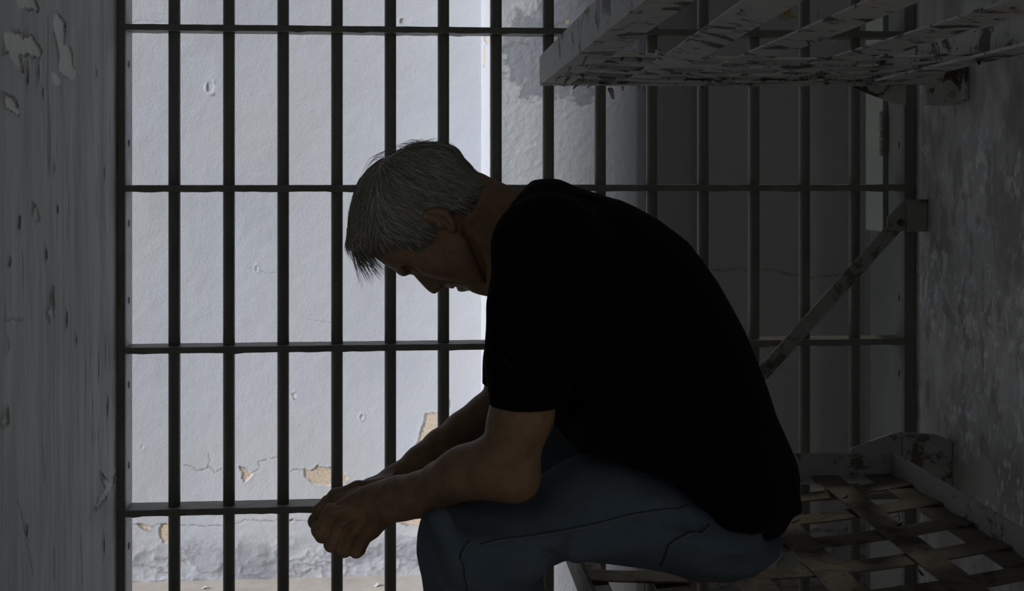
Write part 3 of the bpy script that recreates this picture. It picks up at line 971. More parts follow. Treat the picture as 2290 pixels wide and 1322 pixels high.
class Field:
    def __init__(self, lo, hi, h):
        self.h = h
        self.ax = [np.arange(lo[i], hi[i] + h, h, dtype=np.float32) for i in range(3)]
        self.f = np.full([len(a) for a in self.ax], .2, np.float32)

    def sub(self, lo, hi, pad):
        sl = []
        for i in range(3):
            a = self.ax[i]
            i0 = max(0, int((lo[i] - pad - a[0]) / self.h)); i1 = min(len(a), int((hi[i] + pad - a[0]) / self.h) + 2)
            sl.append(slice(i0, max(i1, i0 + 1)))
        X, Y, Z = np.meshgrid(*[self.ax[i][sl[i]] for i in range(3)], indexing='ij', sparse=True)
        return tuple(sl), X, Y, Z

    def put(self, sl, d, k, mode):
        a = self.f[sl]
        d = d.astype(np.float32)
        if mode == 'add':
            if k > 0:
                h = np.maximum(k - np.abs(a - d), 0) / k
                self.f[sl] = np.minimum(a, d) - h * h * k * .25
            else:
                self.f[sl] = np.minimum(a, d)
        elif mode == 'cut':
            d = -d
            h = np.maximum(k - np.abs(a - d), 0) / max(k, 1e-6)
            self.f[sl] = np.maximum(a, d) + h * h * k * .25

    def cone(self, a, b, r1, r2, k=.01, mode='add', sq=(1, 1, 1)):
        a = np.asarray(a, float); b = np.asarray(b, float)
        rm = max(r1, r2)
        lo = np.minimum(a, b) - rm * 1.3; hi = np.maximum(a, b) + rm * 1.3
        sl, X, Y, Z = self.sub(lo, hi, k + .012)
        ba = (b - a) * np.array(sq)
        px, py, pz = (X - a[0]) * sq[0], (Y - a[1]) * sq[1], (Z - a[2]) * sq[2]
        t = np.clip((px * ba[0] + py * ba[1] + pz * ba[2]) / (ba @ ba + 1e-12), 0, 1)
        d = np.sqrt((px - t * ba[0]) ** 2 + (py - t * ba[1]) ** 2 + (pz - t * ba[2]) ** 2) - (r1 + (r2 - r1) * t)
        self.put(sl, d, k, mode)

    def chain(self, pts, rad, k=.012, mode='add', sq=(1, 1, 1)):
        for i in range(len(pts) - 1):
            self.cone(pts[i], pts[i + 1], rad[i], rad[i + 1], k, mode, sq)

    def ell(self, c, r, k=.01, mode='add', rot=None):
        c = np.asarray(c, float); r = np.asarray(r, float)
        rm = r.max()
        sl, X, Y, Z = self.sub(c - rm, c + rm, k + .012)
        px, py, pz = X - c[0], Y - c[1], Z - c[2]
        if rot is not None:
            ca, sa = math.cos(rot), math.sin(rot)
            px, py = px * ca + py * sa, -px * sa + py * ca
        q = np.sqrt((px / r[0]) ** 2 + (py / r[1]) ** 2 + (pz / r[2]) ** 2)
        self.put(sl, (q - 1) * r.min(), k, mode)

    def inflate(self, pts, wc, W, R, k=.01, mode='add', off=0.0, power=2.0, get=False):
        """A profile polygon swollen to half width W."""
        P = np.asarray([p[:2] for p in pts], float)
        wm = .25 if callable(W) else W
        lo = np.array([P[:, 0].min(), P[:, 1].min(), wc - wm]); hi = np.array([P[:, 0].max(), P[:, 1].max(), wc + wm])
        sl, X, Y, Z = self.sub(lo, hi, k + .02)
        x2, y2 = np.meshgrid(X[:, 0, 0], Y[0, :, 0], indexing='ij')
        d2 = sd_poly(x2, y2, P)
        s = np.minimum(-d2 / R, 1.0)
        e = np.maximum(1 - s, 0)
        Wv = np.asarray(W(x2, y2) if callable(W) else np.full(x2.shape, W))[:, :, None]
        q = (e[:, :, None] ** power + (np.abs(Z - wc) / Wv) ** power) ** (1 / power)
        sc = min(R, float(Wv.min()))
        d = (q - 1) * sc + off
        if get:
            return sl, d, x2, y2
        self.put(sl, d, k, mode)

    def mesh(self):
        f = self.f
        s = f < 0
        any_ = np.zeros([n - 1 for n in f.shape], bool); all_ = np.ones_like(any_)
        for dx in (0, 1):
            for dy in (0, 1):
                for dz in (0, 1):
                    c = s[dx:f.shape[0] - 1 + dx, dy:f.shape[1] - 1 + dy, dz:f.shape[2] - 1 + dz]
                    any_ |= c; all_ &= c
        act = np.argwhere(any_ & ~all_)
        vid = np.full(any_.shape, -1, np.int32)
        vid[tuple(act.T)] = np.arange(len(act))
        acc = np.zeros((len(act), 3)); cnt = np.zeros(len(act))
        co = [(dx, dy, dz) for dx in (0, 1) for dy in (0, 1) for dz in (0, 1)]
        val = {c: f[act[:, 0] + c[0], act[:, 1] + c[1], act[:, 2] + c[2]].astype(float) for c in co}
        for c in co:
            for ax in range(3):
                if c[ax] == 0:
                    e = list(c); e[ax] = 1; e = tuple(e)
                    a, b = val[c], val[e]
                    m = (a < 0) != (b < 0)
                    t = np.where(m, a / np.where(m, a - b, 1), 0)
                    p = np.tile(np.array(c, float), (len(act), 1)); p[:, ax] += t
                    acc[m] += p[m]; cnt[m] += 1
        P = act + acc / cnt[:, None]
        lo = np.array([a[0] for a in self.ax])
        P = lo + P * self.h
        faces = []
        for ax in range(3):
            o1, o2 = [(1, 2), (2, 0), (0, 1)][ax]
            sl0 = [slice(None)] * 3; sl1 = [slice(None)] * 3
            sl0[ax] = slice(0, -1); sl1[ax] = slice(1, None)
            dif = s[tuple(sl0)] != s[tuple(sl1)]
            e = np.argwhere(dif)
            e = e[(e[:, o1] > 0) & (e[:, o2] > 0) & (e[:, o1] < vid.shape[o1]) & (e[:, o2] < vid.shape[o2])]
            ins = s[e[:, 0], e[:, 1], e[:, 2]]
            q = []
            for (a, b) in ((-1, -1), (0, -1), (0, 0), (-1, 0)):
                k = e.copy(); k[:, o1] += a; k[:, o2] += b
                q.append(vid[k[:, 0], k[:, 1], k[:, 2]])
            q = np.stack(q, 1)
            q[~ins] = q[~ins][:, ::-1]
            faces.append(q)
        return P, np.concatenate(faces)

    def relax(self, P, faces, it=2, lam=.5):
        n = len(P)
        e = np.concatenate([faces[:, [0, 1]], faces[:, [1, 2]], faces[:, [2, 3]], faces[:, [3, 0]]])
        for k in range(it):
            for l in (lam, -lam * 1.02):
                s = np.zeros_like(P); c = np.zeros(n)
                for a in range(3):
                    s[:, a] = np.bincount(e[:, 0], P[e[:, 1], a], n) + np.bincount(e[:, 1], P[e[:, 0], a], n)
                c = np.bincount(e[:, 0], minlength=n) + np.bincount(e[:, 1], minlength=n)
                P = P + l * (s / c[:, None] - P)
        return P


def field_obj(fd, name, mat, parent, relax=3, disp=None):
    P, fc = fd.mesh()
    P = fd.relax(P, fc, relax)
    if disp is not None:
        nrm = np.zeros_like(P)
        a, b, c = P[fc[:, 0]], P[fc[:, 1]], P[fc[:, 2]]
        fn = np.cross(b - a, c - a)
        for k in range(4):
            for ax in range(3):
                nrm[:, ax] += np.bincount(fc[:, k], fn[:, ax], len(P))
        nrm /= np.linalg.norm(nrm, axis=1)[:, None] + 1e-12
        P = P + nrm * disp(P)[:, None]
    # faces away from the volume: the (right, up, away) frame is left-handed
    W = to_world(P)
    me = bpy.data.meshes.new(name)
    fl = fc[:, ::-1]
    me.from_pydata(W.tolist(), [], fl.tolist())
    me.polygons.foreach_set('use_smooth', np.ones(len(fl), bool))
    me.materials.append(mat)
    o = bpy.data.objects.new(name, me)
    C.objects.link(o)
    o.parent = parent
    return o, P, fl, W


def poly(pts, w=0.0):
    return [mm(a, b, w)[:2] for a, b in pts]


man = thing('person', 'grey-haired man in black T-shirt and jeans, sitting bowed with clasped hands', 'person')

TORSO = [(1172, 438), (1183, 418), (1193, 407), (1214, 404), (1237, 403), (1252, 406), (1270, 415), (1293, 426), (1337, 435), (1389, 448), (1420, 462), (1470, 490),
         (1500, 512), (1535, 539), (1565, 577), (1600, 627), (1630, 680), (1659, 734), (1683, 793), (1706, 852), (1736, 917), (1760, 970), (1780, 1017), (1785, 1046), (1783, 1070),
         (1789, 1105), (1786, 1123), (1765, 1147), (1748, 1176), (1724, 1194), (1700, 1203), (1671, 1201), (1630, 1188), (1600, 1173), (1560, 1142), (1545, 1120), (1520, 1096),
         (1490, 1076), (1450, 1056), (1400, 1041), (1350, 1028), (1310, 1014), (1280, 990), (1252, 960), (1222, 930), (1180, 860), (1160, 780), (1135, 700), (1120, 640), (1117, 590),
         (1131, 545), (1132, 490), (1145, 460)]
TORSO = [(a - (9 if a > 1680 and b > 880 else 0), b - (15 if b > 1140 else 0)) for a, b in TORSO]
TORSO = poly(TORSO)


def torso_w(x, y):
    # narrower towards the neck, broad over the shoulder blades
    c = mm(1190, 480)
    d = np.hypot(x - c[0], y - c[1])
    return .085 + .10 * sstep(.0, .17, d)


# near arm (left) and far arm chains
NEAR_UP = [mm(1235, 560, -.140), mm(1205, 720, -.180), mm(1170, 895, -.188), mm(1167, 925, -.188), mm(1155, 960, -.186), mm(1143, 1015, -.180), mm(1148, 1062, -.176)]
NEAR_UPR = [.055, .040, rp(64, -.188), rp(70, -.188), rp(65, -.186), rp(62, -.18), rp(46, -.176)]
NEAR_FO = [mm(1146, 1050, -.176), mm(1098, 1050, -.168), mm(1045, 1057, -.150), mm(990, 1082, -.122), mm(940, 1106, -.095), mm(893, 1113, -.072), mm(850, 1128, -.058)]
NEAR_FOR = [rp(56, -.176), rp(58, -.168), rp(54, -.15), rp(47, -.122), rp(45, -.095), rp(43, -.072), rp(42, -.058)]
FAR_UP = [mm(1235, 560, .140), mm(1205, 720, .175), mm(1150, 850, .185), mm(1130, 935, .180)]
FAR_UPR = [.055, .040, .043, .042]
FAR_FO = [mm(1132, 935, .178), mm(1092, 938, .165), mm(1042, 970, .145), mm(990, 1005, .115), mm(944, 1036, .088), mm(890, 1077, .062), mm(840, 1102, .045)]
FAR_FOR = [rp(48, .178), rp(52, .165), rp(47, .145), rp(42, .115), rp(36, .088), rp(34, .062), rp(34, .045)]

NECK = (mm(1050, 462), mm(1180, 545))


def finger(fd, pts, r0, r1, k=.0045):
    n = len(pts)
    rr_ = [r0 + (r1 - r0) * i / (n - 1) for i in range(n)]
    for i in range(n - 1):
        fd.cone(pts[i], pts[i + 1], rr_[i], rr_[i + 1], k)
    for i in range(1, n - 1):
        fd.ell(pts[i], (rr_[i] * 1.06,) * 3, .003)


def build_body():
    lo = [mm(670, 1300, .3)[0] - .02, mm(900, 1275, -.0)[1] - .02, -.27]
    hi = [mm(1800, 700, 0)[0] + .01, mm(900, 305, 0)[1] + .01, .27]
    fd = Field(lo, hi, .0021)
    # torso under the shirt
    fd.inflate(TORSO, 0, torso_w, .10, 0, off=.014)
    fd.cone(mm(1225, 560, -.13), mm(1225, 560, .13), .055, .055, .03)
    # arms
    for U_, UR, FO, FR in ((NEAR_UP, NEAR_UPR, NEAR_FO, NEAR_FOR), (FAR_UP, FAR_UPR, FAR_FO, FAR_FOR)):
        fd.chain(U_, UR, .010)
        fd.chain(FO, FR, .016)
    # near elbow point and its skin fold, forearm muscle
    fd.ell(mm(1152, 1076, -.172), (rp(42), rp(36), .030), .02)
    fd.cone(mm(1128, 1080, -.222), mm(1098, 1100, -.205), .003, .002, .006, 'cut')
    fd.cone(mm(1105, 1038, -.180), mm(1010, 1062, -.150), .030, .022, .02)
    # ---- near hand
    palm = poly([(905, 1070), (870, 1073), (840, 1081), (810, 1089), (786, 1101), (760, 1116), (745, 1128), (735, 1146), (745, 1164), (765, 1180), (790, 1195), (815, 1214), (828, 1212), (846, 1200), (863, 1181), (880, 1167), (905, 1158)], -.05)
    fd.inflate(palm, -.050, .021, .022, .014)
    fingers = [
        [mm(740, 1144, -.060), mm(718, 1190, -.062), mm(721, 1197, -.030), mm(748, 1183, -.006)],
        [mm(764, 1168, -.064), mm(742, 1217, -.064), mm(746, 1216, -.030), mm(764, 1196, -.008)],
        [mm(788, 1187, -.063), mm(770, 1230, -.062), mm(775, 1227, -.030), mm(790, 1206, -.010)],
        [mm(815, 1202, -.058), mm(797, 1233, -.057), mm(803, 1229, -.030), mm(816, 1208, -.014)],
    ]
    fr = [(.0108, .0096), (.0104, .0096), (.0098, .0090), (.0090, .0080)]
    for p, (a, b) in zip(fingers, fr):
        finger(fd, p, a, b, .0022)
    for (p, q) in (((752, 1166, -.078), (727, 1214, -.076)), ((776, 1186, -.078), (755, 1238, -.076)), ((803, 1204, -.076), (783, 1242, -.074))):
        fd.cone(mm(*p), mm(*q), .0018, .0034, .005, 'cut')
        fd.ell(p[0] + np.array([0, .001, -.004]), (a * 1.02, a * .95, a * .9), .008)
    # tendons to the knuckles
    for p in fingers[:3]:
        fd.cone(p[0] + np.array([.004, .002, -.010]), mm(868, 1112, -.070), .0042, .003, .008)
    # thumb, lying along the top between the hands
    finger(fd, [mm(858, 1104, -.040), mm(806, 1112, -.018), mm(757, 1126, -.008), mm(722, 1150, -.010)], .0145, .0095, .006)
    fd.ell(mm(888, 1150, -.088), (rp(20), rp(9), .010), .014)        # wrist bone
    # ---- far hand
    palm = poly([(880, 1062), (838, 1071), (807, 1079), (777, 1086), (757, 1093), (738, 1106), (722, 1124), (712, 1150), (728, 1178), (790, 1186), (850, 1160)], .028)
    fd.inflate(palm, .028, .023, .022, .014)
    for p, (a, b) in zip([
        [mm(733, 1124, .030), mm(707, 1166, .026), mm(714, 1186, .004), mm(740, 1180, -.012)],
        [mm(742, 1142, .038), mm(722, 1192, .034), mm(735, 1200, .008), mm(756, 1186, -.006)],
        [mm(760, 1160, .040), mm(745, 1210, .034), mm(758, 1208, .008), mm(778, 1194, -.004)],
        [mm(790, 1175, .038), mm(778, 1218, .032), mm(790, 1212, .008), mm(805, 1200, -.004)]], fr):
        finger(fd, p, a, b)
    finger(fd, [mm(850, 1092, .020), mm(800, 1098, .004), mm(752, 1112, .002), mm(712, 1144, .004)], .0145, .0095, .006)
    # ---- neck
    fd.cone(NECK[0], NECK[1], .050, .064, .02)
    fd.cone(mm(1085, 540, -.030), mm(1135, 610, -.035), .030, .040, .02)
    fd.cone(mm(1085, 540, .030), mm(1135, 610, .035), .030, .040, .02)
    # ---- head
    head = poly([(795, 545), (791, 500), (795, 460), (806, 425), (822, 398), (845, 370), (875, 350), (915, 338), (960, 333), (1000, 338), (1022, 352), (1040, 374), (1062, 397), (1085, 415),
                 (1110, 440), (1120, 500), (1112, 560), (1106, 600), (1099, 636), (1086, 647), (1060, 648), (1040, 644), (1010, 639), (985, 632), (950, 618), (925, 606), (905, 612), (894, 610), (873, 598.5),
                 (857, 587.5), (838, 573.5), (818, 556), (803, 552)])
    fd.inflate(head, 0, .073, .072, .012, power=2.3)
    # brow, cheek bones, jaw
    fd.cone(mm(903, 607, -.034), mm(903, 607, .034), .0045, .0045, .012)
    for s in (-1, 1):
        fd.ell(mm(972, 588, s * .052), (.024, .014, .014), .02)
        fd.cone(mm(1030, 545, s * .062), mm(1075, 632, s * .034), .013, .012, .022)
        fd.ell(mm(931, 597, s * .036), (.015, .008, .009), .012, 'cut')
        fd.ell(mm(932, 593, s * .032), (.0125, .0105, .0105), .004)
        fd.cone(mm(938, 598, s * .0425), mm(926, 601, s * .036), .0016, .0012, .003, 'cut')
        # smile line
        fd.cone(mm(992, 622, s * .034), mm(1032, 636, s * .044), .0018, .0012, .006, 'cut')
        fd.cone(mm(1040, 628, s * .046), mm(1078, 632, s * .040), .0018, .0012, .006, 'cut')
    nose = poly([(908, 606), (917, 610.5), (925, 615), (933, 624.6), (941, 633), (949, 642), (958, 650.6), (966, 655.8), (971.5, 657), (977, 655), (982, 649), (986, 642), (990, 634), (975, 615), (950, 600), (925, 598)])
    fd.inflate(nose, 0, .0165, .0115, .006)
    for s in (-1, 1):
        fd.ell(mm(978, 638, s * .0145), (.0085, .0075, .0065), .005)
        fd.ell(mm(981, 646.5, s * .0075), (.0040, .0045, .0035), .003, 'cut')
    lips = poly([(985, 622), (988.5, 638), (996, 640), (1004, 643.5), (1013, 646), (1017, 644.3), (1019.8, 640), (1021.5, 646), (1024.5, 650.6), (1030, 652.5), (1038, 652), (1044, 650.6), (1051, 649), (1055, 653),
                 (1062, 655.3), (1073, 653.5), (1082, 653), (1090, 650.6), (1096, 642), (1090, 615), (1040, 605), (1000, 605)])
    fd.inflate(lips, 0, .034, .020, .004)
    fd.cone(mm(1018.5, 643, -.020), mm(1026, 637, -.033), .0018, .0014, .003, 'cut')
    fd.cone(mm(1018.5, 643, .020), mm(1026, 637, .033), .0018, .0014, .003, 'cut')
    fd.cone(mm(1018.5, 643, -.020), mm(1018.5, 643, .020), .0016, .0016, .002, 'cut')
    # jaw-to-neck furrow and neck creases
    for s in (-1, 1):
        fd.cone(mm(1042, 520, s * .068), mm(1092, 625, s * .050), .0042, .0045, .012, 'cut')
        fd.cone(mm(1034, 498, s * .070), mm(1098, 560, s * .064), .0022, .0012, .007, 'cut')
        fd.cone(mm(1062, 500, s * .066), mm(1112, 545, s * .062), .0016, .0010, .006, 'cut')
        # ears
        ear = poly([(944, 482), (950, 471), (963, 464.5), (978, 462), (990, 463.5), (1002, 470), (1011, 481), (1018, 494), (1022, 507), (1020.5, 519), (1014, 522.5), (1005, 519), (997, 510), (986, 497), (968, 497), (950, 496)], -.08)
        if s > 0:
            ear = [(e[0] , e[1]) for e in ear]
        fd.inflate(ear, s * .0775, .0115, .0062, .003)
        fd.cone(mm(953, 483, s * .088), mm(984, 490, s * .087), .0050, .0042, .002, 'cut')
        fd.cone(mm(965, 474, s * .0915), mm(1006, 492, s * .0905), .0036, .0032, .002, 'cut')
        fd.cone(mm(989, 496, s * .087), mm(1004, 510, s * .086), .0066, .0055, .002, 'cut')
        fd.ell(mm(984, 502, s * .079), (.0055, .0070, .0055), .004)
    return field_obj(fd, 'body', M['skin'], man, 2)


body, PB, FB, WB = build_body()


# ---- shirt
def build_shirt():
    lo = [mm(1060, 0, -.2)[0] - .03, mm(0, 1235)[1], -.28]
    hi = [mm(1810, 0, 0)[0] + .03, mm(0, 380)[1] + .01, .28]
    fd = Field(lo, hi, .0029)
    fd.inflate(TORSO, 0, torso_w, .105, 0)
    fd.cone(mm(1228, 555, -.135), mm(1228, 555, .135), .066, .066, .05)
    tail = [(a, b + 14 * (a > 1595 and b > 1150)) for a, b in [(1300, 930), (1312, 1008), (1352, 1023), (1400, 1036), (1450, 1052), (1490, 1073), (1520, 1092), (1545, 1116), (1560, 1138), (1590, 1160), (1605, 1171), (1632, 1186), (1690, 1187), (1718, 1172), (1742, 1150), (1748, 1110), (1720, 1040), (1650, 980), (1560, 900), (1420, 880)]]
    for s in (-1, 1):
        fd.inflate(poly(tail, -.185), s * .150, .055, .030, .03)
    # neck band
    a = mm(1190, 425); b = mm(1128, 560)
    # sleeves
    fd.chain([mm(1222, 565, -.150), mm(1197, 690, -.183), mm(1181, 800, -.189), mm(1167.5, 935, -.189)], [.068, rp(97, -.183), rp(85, -.189), rp(75, -.189)], .03)
    fd.chain([mm(1222, 565, .150), mm(1197, 700, .180), mm(1170, 800, .186), mm(1148, 880, .184)], [.068, .060, .055, .050], .03)
    # folds
    rr = random.Random(3)
    for (p, q, r) in (((1185, 470, -.085), (1330, 450, -.06), .003), ((1150, 520, -.10), (1270, 500, -.14), .003), ((1150, 500, -.09), (1300, 468, -.11), .0025),
                      ((1250, 900, -.15), (1420, 1000, -.18), .004), ((1560, 1000, -.17), (1700, 1120, -.12), .004), ((1480, 1020, -.18), (1620, 1130, -.16), .004),
                      ((1100, 700, -.215), (1180, 640, -.22), .003)):
        fd.cone(mm(*p), mm(*q), r, r * .5, .018, 'cut')
    # sleeve hems: cut square and hollow
    for w, h0, h1, FO in ((-.189, (1095, 906), (1242, 908), -1), (.186, (1085, 858), (1215, 890), 1)):
        X, Y, Z = np.meshgrid(*fd.ax, indexing='ij', sparse=True)
        p0 = mm(h0[0], h0[1], w); p1 = mm(h1[0], h1[1], w)
        t = (p1 - p0)[:2]; n = np.array([t[1], -t[0]]); n /= np.linalg.norm(n)
        if n[1] > 0:
            n = -n
        below = (X - p0[0]) * n[0] + (Y - p0[1]) * n[1]          # >0 beneath the hem
        side = np.abs(Z - w) - .085
        lim = np.maximum(X - mm(1246, 0, w)[0], side)            # only the sleeve
        cut = np.maximum(lim, -below)
        fd.f = np.maximum(fd.f, -cut.astype(np.float32))
    return field_obj(fd, 't_shirt', M['shirt'], man, 3)


shirt, PS, FS, WS = build_shirt()
# ribbed collar: a band round the neck
cpts = []
for t in np.linspace(0, 2 * math.pi, 40, endpoint=False):
    a = mm(1180, 428); b = mm(1120, 585)
    c = (a + b) / 2; ax = (a - b) / 2
    cpts.append(c + ax * math.cos(t) + np.array([0, 0, 1]) * .066 * math.sin(t))
cp = to_world(np.array(cpts + [cpts[0]]))
V_, F_ = tube(cp, .0055, 8)
mesh_obj('collar', V_, F_, M['shirt'], shirt, True)


# ---- jeans
def build_jeans():
    lo = [mm(915, 0, -.1)[0] - .02, -CAMH + .055, -.24]
    hi = [mm(1770, 0, 0)[0] + .02, mm(0, 980, 0)[1] + .03, .24]
    fd = Field(lo, hi, .0034)
    leg = [(932, 1215), (934, 1189), (939, 1167), (947, 1148), (963, 1134), (989, 1123), (1012, 1117), (1051, 1114), (1116, 1112), (1160, 1109), (1182, 1101), (1205, 1072), (1250, 1040), (1300, 1018), (1380, 1020), (1500, 1060),
           (1620, 1110), (1700, 1160), (1700, 1215), (1680, 1240), (1640, 1264), (1600, 1273), (1560, 1276), (1456, 1266), (1349, 1252), (1290, 1246), (1263, 1246), (1247, 1253), (1226, 1262), (1207, 1271), (1213, 1296),
           (1219, 1322), (1226, 1420), (1228, 1600), (1222, 1800), (1215, 2090), (1060, 2090), (1030, 1800), (985, 1500), (960, 1390), (948, 1322), (943, 1283), (937, 1259), (932, 1233)]
    for s in (-1, 1):
        lp = poly(leg, -.115)
        fd.inflate(lp, s * .115, .088, .075, .02)
    pel = poly([(1430, 1100), (1500, 1085), (1600, 1120), (1700, 1150), (1738, 1172), (1737, 1190), (1722, 1214), (1696, 1235), (1660, 1258), (1600, 1268), (1500, 1258), (1430, 1200)])
    fd.inflate(pel, 0, .175, .08, .03)
    # folds behind the knee and across the lap (near leg)
    for (p, q, r0, r1) in (((1050, 1216, -.205), (1215, 1243, -.185), .003, .006), ((1045, 1240, -.208), (1140, 1268, -.200), .012, .007), ((1140, 1272, -.196), (1205, 1300, -.18), .008, .004),
                           ((975, 1180, -.198), (1005, 1260, -.205), .004, .003), ((1000, 1165, -.200), (1050, 1208, -.207), .004, .003), ((960, 1200, -.19), (975, 1290, -.195), .003, .003),
                           ((1060, 1296, -.205), (1190, 1303, -.19), .004, .005), ((1300, 1235, -.195), (1420, 1180, -.205), .004, .002), ((1420, 1150, -.20), (1520, 1120, -.19), .004, .003),
                           ((1500, 1160, -.195), (1560, 1180, -.185), .004, .003), ((1260, 1215, -.20), (1400, 1230, -.195), .004, .003)):
        fd.cone(mm(*p), mm(*q), r0 * 1.7, r1 * 1.7, .014, 'cut')
    for (p, q, r0, r1) in (((1060, 1229, -.193), (1200, 1254, -.180), .017, .013), ((985, 1165, -.190), (1022, 1255, -.193), .015, .012), ((1050, 1283, -.193), (1180, 1284, -.180), .015, .012), ((1290, 1225, -.188), (1420, 1205, -.188), .018, .014)):
        fd.cone(mm(*p), mm(*q), r0, r1, .02)
    return field_obj(fd, 'jeans', M['denim'], man, 3)


jeans, PJ, FJ, WJ = build_jeans()
bvh_j = BVHTree.FromPolygons([Vector(v) for v in WJ.tolist()], FJ.tolist())
bvh_s = BVHTree.FromPolygons([Vector(v) for v in WS.tolist()], FS.tolist())


def on_surface(bvh, pts, lift=.0006, step=6):
    out = []
    for (a, b) in zip(pts[:-1], pts[1:]):
        n = max(2, int(math.hypot(b[0] - a[0], b[1] - a[1]) / step))
        for i in range(n):
            t = i / n
            px, py = a[0] + (b[0] - a[0]) * t, a[1] + (b[1] - a[1]) * t
            r = Vector(ray(px, py)).normalized()
            h = bvh.ray_cast(Vector(CAM), r)
            if h[0] is not None:
                out.append(h[0] + h[1] * (lift if h[1].dot(r) < 0 else -lift))
    return [tuple(p) for p in out]


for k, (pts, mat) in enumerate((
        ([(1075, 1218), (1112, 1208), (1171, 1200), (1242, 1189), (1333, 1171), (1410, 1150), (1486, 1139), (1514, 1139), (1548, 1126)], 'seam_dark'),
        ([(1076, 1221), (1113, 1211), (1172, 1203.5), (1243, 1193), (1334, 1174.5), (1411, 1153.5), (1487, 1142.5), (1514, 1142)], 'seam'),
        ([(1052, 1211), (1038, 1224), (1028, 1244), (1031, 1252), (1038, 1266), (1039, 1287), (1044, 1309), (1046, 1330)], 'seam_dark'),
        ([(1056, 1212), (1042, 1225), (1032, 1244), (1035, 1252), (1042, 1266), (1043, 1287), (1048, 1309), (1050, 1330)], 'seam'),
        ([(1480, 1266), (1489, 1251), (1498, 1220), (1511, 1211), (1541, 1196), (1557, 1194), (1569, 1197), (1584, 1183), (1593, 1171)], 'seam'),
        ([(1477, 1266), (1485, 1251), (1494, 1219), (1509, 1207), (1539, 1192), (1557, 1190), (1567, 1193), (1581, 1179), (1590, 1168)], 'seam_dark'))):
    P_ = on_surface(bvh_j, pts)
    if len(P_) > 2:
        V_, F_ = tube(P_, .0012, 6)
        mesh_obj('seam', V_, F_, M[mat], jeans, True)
# small round emblem on the sleeve
ring = [(1142 + 14 * math.cos(t), 806 + 14 * math.sin(t)) for t in np.linspace(.45, 2 * math.pi - .55, 40)]
P_ = on_surface(bvh_s, ring, .0004, 2)
V_, F_ = tube(P_, .0006, 6)
em = mesh_obj('sleeve_emblem', V_, F_, M['thread'], shirt, True)

# ---- shoes
for s in (-1, 1):
    w = s * .115
    an = mm(1135, 2090, -.115)
    base = -CAMH
    fd = Field([an[0] - .24, base, w - .07], [an[0] + .10, base + .16, w + .07], .005)
    y0 = base + .034
    fd.cone([an[0] + .045, y0 + .008, w], [an[0] - .14, y0, w], .036, .034, .01)
    fd.cone([an[0] - .10, y0, w], [an[0] - .175, y0 - .004, w], .040, .030, .02)
    fd.cone([an[0] + .01, y0 + .01, w], [an[0] + .01, y0 + .08, w], .044, .044, .03)
    X, Y, Z = np.meshgrid(*fd.ax, indexing='ij', sparse=True)
    fd.f = np.maximum(fd.f, np.broadcast_to((base + .004) - Y, fd.f.shape).astype(np.float32))
    field_obj(fd, 'shoe', M['shoe'], man, 2)

# ---- hair
HAIR_OUT = poly([(815, 560), (790, 562), (779, 556), (778, 545), (782, 525), (782, 500), (782, 475), (792, 443), (800, 417), (809, 399), (825, 379), (842, 364), (864, 352), (894, 337), (917, 328), (938, 322.5), (957, 321.5),
                 (980, 321), (1002, 326), (1017, 332), (1027, 341), (1035, 357), (1049, 371), (1060, 385), (1076, 398), (1090, 408), (1098, 470), (1060, 560), (950, 598), (850, 580)])
HAIR_REG = poly([(783, 575), (760, 560), (760, 300), (1060, 300), (1098, 404), (1080, 422), (1056, 438), (1034, 452), (1016, 462), (1000, 458), (975, 456), (955, 461), (942, 474), (938, 495), (942, 520), (930, 540), (905, 536), (882, 524),
                 (862, 520), (842, 530), (828, 545), (820, 560)])


def hair_half(x, y):
    d2 = sd_poly(x, y, np.array(HAIR_OUT))
    s = np.clip(-d2 / .068, 0, 1)
    return .0795 * np.maximum(1 - (1 - s) ** 2.3, 0) ** (1 / 2.3)


